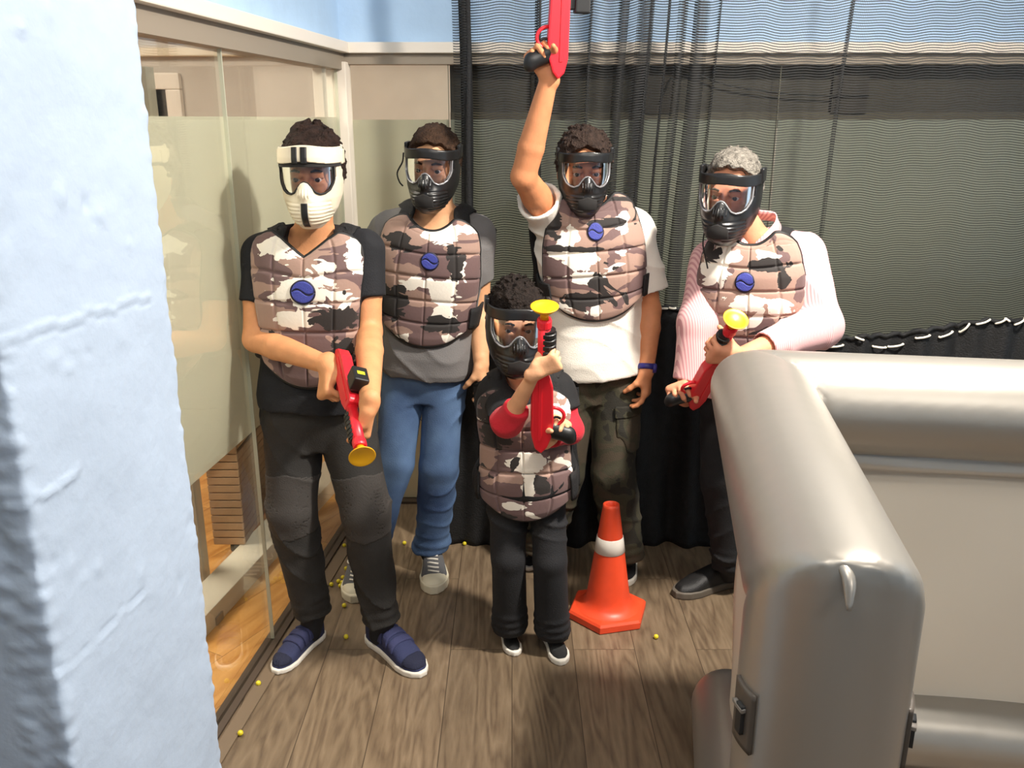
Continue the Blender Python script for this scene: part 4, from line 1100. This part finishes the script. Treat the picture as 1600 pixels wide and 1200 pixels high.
            if len(pr_) == 2: U.u(pr_[0], .035); U.u((cutsleeve(pr_[1][0]), pr_[1][1], pr_[1][2]), .022)
            else: U.u((cutsleeve(pr_[0][0]), pr_[0][1], pr_[0][2]), .03)
        U.disp(wrinkle(g['seed'], .0045, 30, 6, .5)); U.disp(creases(g['seed']+9, .008, 30))
        ncz = opt.get('neckcut', .068)
        U.cut(cap(nk+R@V(0, -.035*w, .0)+up*.005, nk+up*.16+R@V(0, -.02*w, 0), ncz*w, ncz*w*1.1), .006)
        if opt.get('vneck'): U.cut(cap(nk+R@V(0, -.09*w, -.005), nk+R@V(0, -.12*w, -.06*w), .055*w, .012*w), .02)
        shirt = part(sname, U.mesh(.0052), smat, root)
        if opt.get('collar'):
            cl = []
            for sg in (1, -1):
                pts = [nk+R@V(sg*.012, -.092, -.012), nk+R@V(sg*.045, -.080, .02), nk+R@V(sg*.070, -.030, .046), nk+R@V(sg*.062, .03, .062), nk+R@V(0, .062, .066)]
                T_ = smooth_path(pts, 6); outer = np.stack([T_+R@V(0, 0, .018), T_+(T_-nk)*.06, T_+(T_-nk)*.22+R@V(0, 0, -.030)], 1)
                cl.append(closed_sheet(outer+0, outer-(outer-nk)*.05))
            part('collar', join(*cl), smat, shirt)
    fn = tors.ev
    # ---------- trousers
    X = Sdf(); X.u(loft(fr['pel'], R, [-.17*w, -.08*w, 0, .10*w], np.array([.138, .160, .160, .150])*w*hipw, np.array([.095, .112, .112, .102])*w, n=2.4, off=.001), .03)
    lw = g['legs']; legs_ = []
    for s in 'RL':
        Q = Sdf(); an_ = J['an'+s]+nrm(J['an'+s]-J['kn'+s])*.02
        Q.u(cap(J['hip'+s], J['kn'+s], lw[0]*w, lw[1]*w), .0); Q.u(cap(J['kn'+s], an_, lw[1]*w, lw[2]*w), .012)
        if g.get('stack'):
            for i, (t, dr_) in enumerate(((.78, .002), (.89, .005), (.985, .005))):
                c = J['kn'+s]+(J['an'+s]-J['kn'+s])*t; Q.u(ell(c, (lw[2]*w+dr_, lw[2]*w+dr_, .016)), .012)
        cz = J['an'+s][2]+g.get('cuff', -.03)
        lo, hi = np.minimum(np.minimum(J['hip'+s], J['kn'+s]), an_)-lw[0]*w-.01, np.maximum(np.maximum(J['hip'+s], J['kn'+s]), an_)+lw[0]*w+.01
        X.u(((lambda Q, cz: (lambda p: np.maximum(Q.ev(p), cz-p[:, 2])))(Q, cz), lo, hi), .03 if s == 'R' else .010)
    X.disp(wrinkle(g['seed']+3, .004, 24, 6, .9)); X.disp(creases(g['seed']+4, .008, 34, 1.5))
    X.keep(half(fr['pel']+R@V(0, 0, .09*w), R[:, 2]))
    tr = part('trousers', X.mesh(.0056), g['trousers'], root)
    if g.get('knee_panel'):
        for s in 'RL':
            c = J['kn'+s]
            Q = Sdf(); lo, hi = c-V(.11, .13, .16), c+V(.11, .02, .16)
            Q.u(((lambda c: (lambda p: np.maximum.reduce([X.ev(p)-.0022, -(X.ev(p)+.004), np.abs(p[:, 2]-c[2]-.03)-(.115-.25*np.abs(p[:, 0]-c[0])), p[:, 1]-c[1]-.03])))(c), lo, hi), 0)
            part('knee_panel', Q.mesh(.0045), g['knee_panel'], tr)
    if g.get('pocket'):
        for s in g['pocket']:
            c = J['hip'+s]*.45+J['kn'+s]*.55+V(.055 if s == 'L' else -.055, -.02, 0); Q = Sdf()
            Q.u((lambda p: np.maximum.reduce([X.ev(p)-.008, -(X.ev(p)+.003), np.abs(p[:, 2]-c[2])-.085, np.abs(p[:, 0]-c[0])-.06, np.abs(p[:, 1]-c[1])-.075]), c-.12, c+.12), 0)
            pk = part('cargo_pocket', Q.mesh(.005), g['trousers'], tr)
            Q = Sdf(); Q.u((lambda p: np.maximum.reduce([X.ev(p)-.012, -(X.ev(p)-.004), np.abs(p[:, 2]-c[2]-.07)-.024, np.abs(p[:, 0]-c[0])-.066, np.abs(p[:, 1]-c[1])-.08]), c-.12, c+.12), 0)
            part('pocket_flap', Q.mesh(.005), g['trousers'], pk)
    # ---------- shoes and socks
    for s in 'RL': shoe(root, g, J['an'+s], g['foot'][s], s)
    # ---------- mask
    white = g.get('white_mask'); ms = g.get('mask_scale', hsz)
    mk = part('mask', xf(MASK['shell'], Rh, H, ms), M_maskw if white else M_maskb, root)
    def mp(name, key, m): return part(name, xf(MASK[key], Rh, H, ms), m, mk)
    mp('lens', 'lens', M_lens); mp('lens_rim', 'lens_rim', M_rim if not white else M_foam); mp('head_strap', 'head_strap', M_strap if not white else M_maskw)
    if white:
        mp('head_band', 'head_band', M_maskw); mp('stripe', 'stripe_a', M_maskb); mp('stripe', 'stripe_b', M_maskb); mp('chin_stripe', 'chin_stripe', M_maskb); mp('side_clip', 'clip_l', M_maskw); mp('side_clip', 'clip_r', M_maskw)
        vf = MASK['visor']; sel = xf((vf[0]*V(1, 1, 1), vf[1]), Rh, H, ms*.985)
        part('lens_gasket', xf((vf[0]*V(1, 1, .42)+V(0, 0, .023), vf[1]), Rh, H, ms*.985), M_foam, mk)
    else:
        mp('visor', 'visor', M_maskb); mp('mouth_mesh', 'mouth_mesh', M_foam); mp('side_clip', 'clip_l', M_maskb); mp('side_clip', 'clip_r', M_maskb)
    if g.get('chin_strap'):
        a = hp((-.06, -.075, -.115)); part('loose_strap', tube(smooth_path([a, a+V(-.004, -.01, -.04), a+V(.004, -.02, -.08), a+V(.012, -.03, -.115)], 5), .006, 8, flat=.35), M_strap, mk)
    if g.get('dangle'):
        a = hp((-.104, -.01, .045)); part('loose_strap', tube(smooth_path([a, a+V(-.004, -.005, -.03), a+V(-.022, -.012, -.065), a+V(-.016, -.012, -.095), a+V(-.004, -.012, -.110)], 5), .0075, 8, flat=.35), M_strap, mk)
    # ---------- vest
    vg = g['vest']
    zl = lambda u, v: float((R.T@(P(u, v, fr['pel'][1]-.13*w)-fr['pel']))[2])
    kw = dict(vg); a = kw.pop('top'); b = kw.pop('bot'); hs = kw.pop('hs'); m = kw.pop('m')
    kw['hipw'] = hipw; vest(root, fr, fn, zl(*b), zl(*a), hs, m, w, **kw)
    return root, fr, J, hp, fn, shirt

def shoe(root, g, an, foot, s):
    "foot: heel and toe points on the floor"
    hl, toe = foot[0], foot[1]; k = g['shoe']; w = g.get('shoe_w', 1.)
    f = toe-hl; f[2] = 0; LEN = np.linalg.norm(f); f = f/LEN; sd = V(-f[1], f[0], 0); R = np.stack([sd, -f, Z], 1)   # local: x side, -y forward
    q = LEN/.28
    o = hl.copy(); o[2] = 0
    A = lambda x, y, z: o+R@(V(x, -y, z)*V(q*w, q, q))      # y forward from the heel
    inn = 1 if s == 'R' else -1
    def foot2(p, grow=0.):
        l = (p-o)@R; x, y = l[:, 0], -l[:, 1]
        t = np.clip(y/LEN, 0, 1); c = inn*-.006*q*np.sin(t*PI)+inn*.004*q*t
        hw = np.interp(t, [0, .06, .15, .35, .55, .72, .85, .94, 1.], [.012, .026, .033, .034, .041, .047, .042, .030, .012])*q*w+grow
        return np.maximum(np.maximum(np.abs(x-c)-hw, (-y-grow)), y-LEN-grow)*.8, l[:, 2]
    lo, hi = np.minimum(hl, toe)-.07, np.maximum(hl, toe)+.07; lo[2] = -.01; hi[2] = .17
    def upper(p, e=0.):
        d2, z = foot2(p, -.004+e); l = (p-o)@R; t = np.clip(-l[:, 1]/LEN, 0, 1)
        top = np.interp(t, [0, .08, .25, .40, .58, .78, .92, 1.], [.080, .085, .080, .088, .070, .050, .042, .030])*q*k.get('high', 1.)
        d = smin2(d2, z-top-e, .03*q); return np.maximum(d, .012*q-z)
    def smin2(a, b, kk): return -smin(-a, -b, kk)
    op = cap(A(0, .075, .075), A(0, .06, .16), .030*q, .034*q)[0]
    S = Sdf(); S.u((lambda p: np.maximum(upper(p), -op(p)), lo, hi), 0)
    up_ = part('shoe', S.mesh(.0042), k['mat'], root)
    S = Sdf(); S.u((lambda p: np.maximum(foot2(p, .002)[0], np.abs(foot2(p)[1]-k.get('sole', .011)*q)-k.get('sole', .011)*q+.0006), lo, hi), 0)
    part('sole', S.mesh(.004), k.get('sole_mat', M_sole), up_)
    band = lambda y0, y1, e, slope=0.: (lambda p: np.maximum.reduce([upper(p, e), -upper(p, -.003), -((p-o)@R)[:, 1]-y1*q, ((p-o)@R)[:, 1]+y0*q, .040*q-p[:, 2]]))
    if k['kind'] == 'straps':
        for y0, y1 in ((.088, .112), (.120, .144), (.152, .176)):
            S = Sdf(); S.u((band(y0, y1, .005), lo, hi), 0); part('shoe_strap', S.mesh(.0038), k['strap'], up_)
        S = Sdf(); S.u((lambda p: np.maximum.reduce([upper(p, .002), -upper(p, -.003), ((p-o)@R)[:, 1]+.222*q, .024*q-p[:, 2]]), lo, hi), 0); part('toe_patch', S.mesh(.004), k['toe'], up_)
    if k['kind'] == 'laces':
        S = Sdf(); S.u((lambda p: np.maximum.reduce([upper(p, .004), -upper(p, -.003), ((p-o)@R)[:, 1]+.222*q]), lo, hi), 0); part('toe_cap', S.mesh(.004), k.get('sole_mat', M_sole), up_)
        def on(x, y): 
            zz = np.linspace(.16, .01, 90)*q; pts = np.array([A(x, y, 0)+V(0, 0, z) for z in zz]); d = upper(pts); j = int(np.argmax(d < 0)); return pts[j]+V(0, 0, .003)
        for i in range(6):
            y = .115+.018*i; part('lace', tube([on(-.018, y), on(-.008, y+.004), on(.006, y+.008), on(.018, y+.010)], .0035, 7), M_sole, up_)
        c = on(0, .108)
        for sg in (1, -1): part('lace_bow', tube(smooth_path([c, c+R@V(sg*.02, .0, .010), c+R@V(sg*.038, -.012, -.006), c+R@V(sg*.024, -.022, -.010), c+V(0, 0, .002)], 5), .003, 7), M_sole, up_)
    if k['kind'] == 'slip':
        S = Sdf(); S.u((band(.12, .15, .004), lo, hi), 0); part('shoe_strap', S.mesh(.004), k['strap'], up_)
    S = Sdf(); S.u(cap(A(0, .070, .045), an, .037*q*g['w']**.5, .043*g['w']), .01); S.u(cap(an, an+V(0, 0, .09), .043*g['w'], .046*g['w']), .01); part('sock', S.mesh(.0055), g.get('sock', M_sock), root)
# ================================================================== THE GROUP
def grip_hand(R, o, side, s=1., curl=(72, 68, 40), thumb=(.25, .55, .35), hs=1.):
    ga = nrm(V(.040, 0, .058)); d = nrm(V(.058, 0, -.040)); gc = V(.030, 0, -.055); sy = -1 if side == 'R' else 1
    W = o+R@((gc+V(0, sy*.017, 0))*s+(-d*.066+V(0, sy*.0145, 0))*hs+ga*.004)
    return dict(W=W, d=R@d, n=R@V(0, -sy, 0), curl=curl, thumb=thumb, s=hs)
def pump_hand(R, o, side, pd, s=1., curl=(62, 66, 45), thumb=(.1, .75, .3), hs=1., tilt=0., at=.318):
    m = R[:, 0]; pd = nrm(pd-m*np.dot(pd, m)); d = np.cross(m, pd)*(1 if side == 'R' else -1); d = nrm(d+m*tilt)
    W = o+R@V(at*s, 0, -.011*s)+pd*(.0235*s+.0135*hs)-d*.060*hs
    return dict(W=W, d=d, n=-pd, curl=curl, thumb=thumb, s=hs)
RELAX = ((18, 28, 20), (24, 32, 22), (30, 36, 24), (36, 40, 26))
def fabric(name, rgb, **k): return mat(name, rgb, k.pop('rough', .85), sheen=k.pop('sheen', 0. if sum(rgb) < 240 else .08), bump=k.pop('bump', .25), bscale=k.pop('bscale', 260), noise=k.pop('noise', .08), nscale=k.pop('nscale', 6), **k)
M_skinA = skin('skin_tan', (214, 150, 104)); M_skinB = skin('skin_fair', (218, 164, 122)); M_skinC = skin('skin_olive', (206, 138, 96)); M_skinD = skin('skin_ruddy', (214, 146, 112)); M_skinE = skin('skin_child', (224, 168, 128))
hairm = lambda n, c, c2=None: mat(n, c, .75, spec=.2, noise=.35, nscale=70, bump=.9, bscale=190, col2=c2)
H_A, H_B, H_C, H_D, H_E = hairm('hair_dark_brown', (44, 30, 24)), hairm('hair_brown', (62, 44, 32)), hairm('hair_brown_wavy', (52, 40, 34)), hairm('hair_grey', (92, 87, 80), (140, 134, 124)), hairm('hair_black_brown', (34, 26, 22))
M_jean = mat('blue_denim', (46, 68, 104), .85, noise=1, nscale=4, col2=(92, 120, 156), bump=.3, bscale=300)
def stripe_shirt():
    m = mat('pink_stripe_cotton', (226, 170, 172), .8, sheen=.1); nd, lk = nodes(m); b = nd['Principled BSDF']
    tc = N(m, 'TexCoord'); sp = N(m, 'SeparateXYZ'); lk.new(tc.outputs['Object'], sp.inputs[0])
    t = math_node(m, 'ADD', sp.outputs['X'], math_node(m, 'MULTIPLY', sp.outputs['Y'], .35))
    f = math_node(m, 'LESS_THAN', math_node(m, 'FRACT', math_node(m, 'MULTIPLY', t, 1/.0075)), .45)
    mx = N(m, 'Mix', data_type='RGBA'); lk.new(f, mx.inputs[0]); mx.inputs[6].default_value = lin((226, 184, 182))+(1,); mx.inputs[7].default_value = lin((198, 142, 146))+(1,)
    lk.new(mx.outputs[2], b.inputs['Base Color']); return m
def camo_trousers():
    m = fabric('olive_camouflage', (66, 62, 46)); nd, lk = nodes(m); b = nd['Principled BSDF']
    tc = N(m, 'TexCoord'); n = N(m, 'TexNoise'); n.inputs['Scale'].default_value = 9; n.inputs['Detail'].default_value = 2; n.inputs['Distortion'].default_value = .8; lk.new(tc.outputs['Object'], n.inputs['Vector'])
    r = N(m, 'ValToRGB'); r.color_ramp.interpolation = 'CONSTANT'; e = r.color_ramp.elements
    e[0].position = 0; e[0].color = lin((36, 33, 25))+(1,); e[1].position = .45; e[1].color = lin((56, 53, 37))+(1,); x = e.new(.56); x.color = lin((66, 56, 42))+(1,)
    lk.new(n.outputs['Fac'], r.inputs[0]); lk.new(r.outputs[0], b.inputs['Base Color']); return m
canvas = dict(kind='laces', mat=fabric('grey_canvas', (84, 84, 86)), sole=.016, sole_mat=mat('cream_rubber', (212, 204, 180), .5), high=.95)
trainer = dict(kind='straps', mat=fabric('navy_mesh', (40, 46, 80)), strap=fabric('navy_strap', (48, 52, 88)), toe=fabric('navy_suede', (24, 28, 52)), sole=.010)
kidshoe = dict(kind='slip', mat=fabric('black_suede', (30, 30, 30)), strap=fabric('black_strap', (22, 22, 22)), sole=.016)
darkshoe = dict(kind='plain', mat=fabric('black_leather', (24, 23, 23), rough=.55), sole=.013, sole_mat=mat('grey_sole', (92, 84, 74), .6))
whiteshoe = dict(kind='plain', mat=fabric('black_runner', (26, 26, 28)), sole=.015)
def patch(pel, lst):
    o = P(*pel); out = []
    for u, v, ru, rv in lst:
        p = P(u, v, pel[2]-.16); k = (p[1]*CP+(CAMH-p[2])*SP)/F; out.append((p[0]-o[0], p[2], ru*k, rv*k*1.05))
    return out
CAM_A = camo('camouflage_ash', .66, .66, .50, 0.3, patch((498, 612, 2.66), [(438, 388, 34, 22), (500, 420, 24, 12), (548, 405, 14, 34), (486, 458, 66, 24), (462, 500, 34, 14)]), patch((498, 612, 2.66), [(520, 500, 36, 16), (430, 545, 18, 22), (530, 560, 18, 26)]))
CAM_B = camo('camouflage_sand', .66, .66, .50, 2.1, patch((668, 545, 3.15), [(700, 364, 42, 13), (697, 470, 20, 36), (650, 442, 26, 10), (726, 528, 12, 6), (716, 424, 12, 8)]), patch((668, 545, 3.15), [(622, 376, 18, 16), (712, 408, 14, 22), (612, 470, 24, 26), (690, 508, 26, 12)]))
CAM_C = camo('camouflage_dune', .66, .66, .52, 4.4, patch((930, 548, 3.15), [(888, 376, 16, 24), (900, 404, 36, 14), (915, 434, 34, 8), (880, 484, 16, 9), (932, 484, 16, 9), (974, 348, 10, 16)]), patch((930, 548, 3.15), [(862, 352, 16, 24), (900, 388, 46, 5), (912, 470, 30, 13), (950, 348, 30, 6)]))
CAM_D = camo('camouflage_chalk', .66, .64, .54, 6.8, patch((1172, 590, 2.98), [(1132, 388, 28, 32), (1120, 430, 20, 22), (1168, 472, 30, 12), (1212, 478, 22, 14), (1195, 398, 18, 10)]), patch((1172, 590, 2.98), [(1200, 412, 30, 10), (1218, 434, 10, 16), (1118, 396, 12, 16)]))
CAM_E = camo('camouflage_dusk', .62, .66, .47, 9.1, patch((824, 735, 2.63), [(828, 732, 32, 16), (826, 762, 12, 30), (800, 800, 18, 6), (872, 640, 14, 22)]), patch((824, 735, 2.63), [(848, 764, 14, 18), (775, 690, 26, 20), (765, 650, 24, 26)]))

# ---- the boy in the white mask aiming down
mz, rr = P(566, 714, 2.05), P(536, 572, 2.37); Rg, og = gunframe(mz, rr, V(.40, -.1, .9), .9)
blaster('red blaster with black box, aimed down by the player in the white mask', Rg, og, True, .9)
handR = grip_hand(Rg, og, 'R', .9); handR['W'] = handR['W']+Rg@V(.035, 0, -.020); handL = pump_hand(Rg, og, 'L', V(1, .1, -.3), .9, tilt=.1, at=.285, curl=(74, 74, 55), thumb=(-.15, .25, .1))
person(dict(label='person in white mask, black t-shirt and camouflage vest, aiming a red blaster down', w=1.0, arm=.98, seed=11,
    pelvis=(498, 612, 2.66), neck=(489, 366, 2.66), shR=(410, 396, 2.66), shL=(568, 391, 2.66), elR=(400, 530, 2.58), elL=(577, 518, 2.60),
    handR=handR, handL=handL, knR=(456, 796, 2.60), anR=(489, 956, 2.64), knL=(571, 800, 2.56), anL=(596, 968, 2.60),
    headpos=(489, 277, 2.61), headrot=(0, 2, 0), head=.96, mask_scale=.91, skin=M_skinA, hair_mat=H_A, hair=dict(thick=.024, top=.016, front=.066, side=-.01, seed=3, amp=.007, freq=60),
    shirts=[('t_shirt', fabric('black_cotton', (19, 20, 25)), dict(R=.56, L=.56), 0, -.035, dict(vneck=True, neckcut=.07))],
    trousers=fabric('charcoal_jersey', (40, 38, 36)), legs=(.092, .078, .056), knee_panel=fabric('grey_knee_jersey', (58, 54, 51)), stack=True, cuff=.005,
    foot=dict(R=(PF(505, 990), PF(428, 1053)), L=(PF(576, 996), PF(663, 1057))), shoe=trainer, white_mask=True,
    vest=dict(top=(480, 366), bot=(480, 604), hs=.168, m=CAM_A, emblem=.64, dip=.12, dark_straps=False, em_r=.036, square=True, vdip=1.1, dipw=.72)))

# ---- the man in jeans behind him
person(dict(label='person in grey t-shirt, blue jeans and black mask standing behind the white mask', w=1.08, arm=.95, seed=21,
    pelvis=(668, 545, 3.15), neck=(682, 330, 3.13), shR=(604, 362, 3.14), shL=(744, 364, 3.12), elR=(590, 474, 3.26), elL=(748, 476, 3.16),
    handR=dict(W=P(612, 560, 3.27), d=V(.45, .05, -1), n=V(.6, -.8, 0), curl=RELAX, thumb=(0, .5, .3)), handL=dict(W=P(752, 566, 3.07), d=V(.16, -.05, -1), n=V(-1, .3, 0), curl=RELAX, thumb=(0, .5, .3)),
    knR=(616, 722, 3.08), anR=(574, 874, 3.08), knL=(686, 728, 3.10), anL=(672, 856, 3.18),
    headpos=(678, 262, 3.07), headrot=(-9, 5, 3), skin=M_skinB, hair_mat=H_B, hair=dict(thick=.010, top=.008, front=.094, side=.0, temple=.0, seed=5, amp=.004, freq=70),
    shirts=[('t_shirt', fabric('grey_cotton', (112, 109, 108)), dict(R=.62, L=.62), 0, -.085, dict(neckcut=.074))],
    trousers=M_jean, legs=(.076, .068, .058), stack=True, cuff=.0, foot=dict(R=(PF(566, 882), PF(552, 943)), L=(PF(673, 868), PF(680, 929))), shoe=canvas, shoe_w=1.05, dangle=True, hipw=.86, mask_scale=.94,
    vest=dict(top=(676, 342), bot=(664, 540), hs=.182, m=CAM_B, emblem=.69, em_x=.012)))

# ---- the man raising his blaster
rr = P(868, 124, 2.84); mz = rr+nrm(V(.025, -.05, 1))*.48; Rg, og = gunframe(mz, rr, V(1, .1, 0))
blaster('red blaster with black box held upright overhead, cut by the top of the picture', Rg, og, True)
hC = grip_hand(Rg, og, 'R')
root, fr, J, hp, fn, sh_ = person(dict(label='person in white t-shirt and black mask raising a red blaster overhead', w=1.06, arm=.98, seed=31,
    pelvis=(930, 548, 3.15), neck=(919, 326, 3.13), shR=(858, 338, 3.10), shL=(990, 358, 3.12), elR=(818, 276, 2.93), elL=(1015, 484, 3.13),
    handR=hC, handL=dict(W=P(1010, 578, 3.05), d=V(.0, -.12, -1), n=V(-1, .35, 0), curl=RELAX, thumb=(-.05, .55, .3)),
    knR=(880, 735, 3.12), anR=(846, 858, 3.16), knL=(958, 738, 3.08), anL=(978, 866, 3.10),
    headpos=(912, 268, 3.06), headrot=(2, 4, 0), mask_scale=.93, skin=M_skinC, hair_mat=H_C, hair=dict(thick=.018, top=.010, front=.088, side=-.01, temple=-.02, seed=7, amp=.007, freq=55, mess=.8, lift=.010),
    shirts=[('t_shirt', fabric('white_cotton', (238, 232, 220)), dict(R=.42, L=.76), 0.003, -.075, dict(loose=.022, neckcut=.072, tilt=.03))],
    trousers=camo_trousers(), legs=(.088, .080, .066), stack=True, cuff=.0, hipw=.92, pocket='L', foot=dict(R=(PF(852, 862), PF(822, 892)), L=(PF(985, 872), PF(974, 918))), shoe=whiteshoe,
    vest=dict(top=(915, 308), bot=(916, 500), hs=.180, m=CAM_C, emblem=.72)))
wq, wd_ = J['wrL'], nrm(J['wrL']-J['elL']); M_watch = mat('blue_watch', (44, 40, 118), .45)
px_ = nrm(np.cross(wd_, V(0, 1, 0))); py_ = np.cross(wd_, px_)
wt = part('watch', tube([wq-wd_*.012+(px_*math.cos(t)+py_*math.sin(t))*.031 for t in np.linspace(0, 2*PI, 28, endpoint=False)], .0042, 8, closed=True, flat=2.6), M_watch, root)
part('watch_case', xf(lathe([(0, -.006), (.017, -.006), (.018, .0), (.017, .006), (0, .007)], 24), np.stack([wd_, py_, px_], 1)@np.eye(3), wq-wd_*.012+px_*-.034*0+(-py_*0)+nrm(V(.75, -.65, 0))*.033), M_watch, wt)

# ---- the man in the pink shirt
mz, rr = P(1150, 498, 2.52), P(1082, 628, 2.80); Rg, og = gunframe(mz, rr, V(.75, .2, -.1))
blaster('red blaster held at waist height by the player in the pink shirt', Rg, og, False)
hR = grip_hand(Rg, og, 'R'); hL = pump_hand(Rg, og, 'L', V(.1, -1, .1), tilt=.15)
person(dict(label='person with grey hair, black mask and pink striped shirt behind the silver bunker', w=1.04, arm=1.06, seed=41,
    pelvis=(1172, 590, 2.98), neck=(1178, 372, 2.94), shR=(1114, 408, 3.0), shL=(1254, 398, 2.90), elR=(1092, 505, 2.90), elL=(1283, 508, 2.80),
    handR=hR, handL=hL, knR=(1128, 748, 2.95), anR=(1142, 880, 2.98), knL=(1208, 755, 2.95), anL=(1216, 888, 2.99),
    headpos=(1143, 302, 2.88), headrot=(-27, 6, 2), chin_strap=True, skin=M_skinD, hair_mat=H_D, hair=dict(thick=.012, top=.006, front=.098, side=.0, temple=.0, seed=9, amp=.005, freq=70, mess=.7),
    shirts=[('striped_shirt', stripe_shirt(), dict(R=1.78, L=1.72), 0.0, -.04, dict(loose=.010, neckcut=.062, collar=True))],
    trousers=fabric('black_twill', (15, 15, 18)), legs=(.080, .074, .062), stack=True, cuff=-.01, foot=dict(R=(PF(1160, 908), PF(1052, 932)), L=(PF(1222, 908), PF(1180, 948))), shoe=darkshoe,
    vest=dict(top=(1170, 364), bot=(1166, 560), hs=.176, m=CAM_D, emblem=.64, em_x=-.012)))

# ---- the child in front
mz, rr = P(851, 478, 2.29), P(847, 716, 2.43); Rg, og = gunframe(mz, rr, V(-1, -.1, 0))
blaster('red blaster held upright by the child in the dark camouflage vest', Rg, og, False)
hL = grip_hand(Rg, og, 'L', hs=.88); hR = pump_hand(Rg, og, 'R', V(.1, -1, 0), hs=.78, tilt=.55, at=.285)
M_redc = fabric('red_jersey', (196, 26, 44))
person(dict(label='child in black mask and red sleeves holding a red blaster upright', w=.80, arm=.80, seed=51, head=.90, mask_scale=.96, handsize=.76,
    pelvis=(824, 735, 2.63), neck=(820, 592, 2.62), shR=(778, 610, 2.63), shL=(868, 608, 2.61), elR=(793, 660, 2.44), elL=(890, 672, 2.56),
    handR=hR, handL=hL, knR=(795, 872, 2.58), anR=(796, 976, 2.62), knL=(859, 876, 2.56), anL=(863, 984, 2.60),
    headpos=(806, 506, 2.58), headrot=(6, 4, 3), skin=M_skinE, hair_mat=H_E, hair=dict(thick=.022, top=.012, front=.072, side=-.02, seed=13, amp=.007, freq=55, mess=.9, lift=.010),
    shirts=[('long_sleeve_shirt', M_redc, dict(R=1.32, L=1.80), 0., -.03, dict(loose=.010)), ('t_shirt', fabric('black_jersey', (18, 18, 20)), dict(R=.85, L=.50), .012, -.05, dict(loose=.006))],
    trousers=fabric('black_denim', (24, 24, 27), noise=.25), legs=(.080, .070, .072), stack=True, cuff=-.02, foot=dict(R=(PF(790, 984), PF(805, 1026)), L=(PF(854, 992), PF(880, 1040))), shoe=kidshoe, shoe_w=1.1,
    vest=dict(top=(822, 612), bot=(823, 812), hs=.150, m=CAM_E, emblem=None, side_z=(.14, .36))))
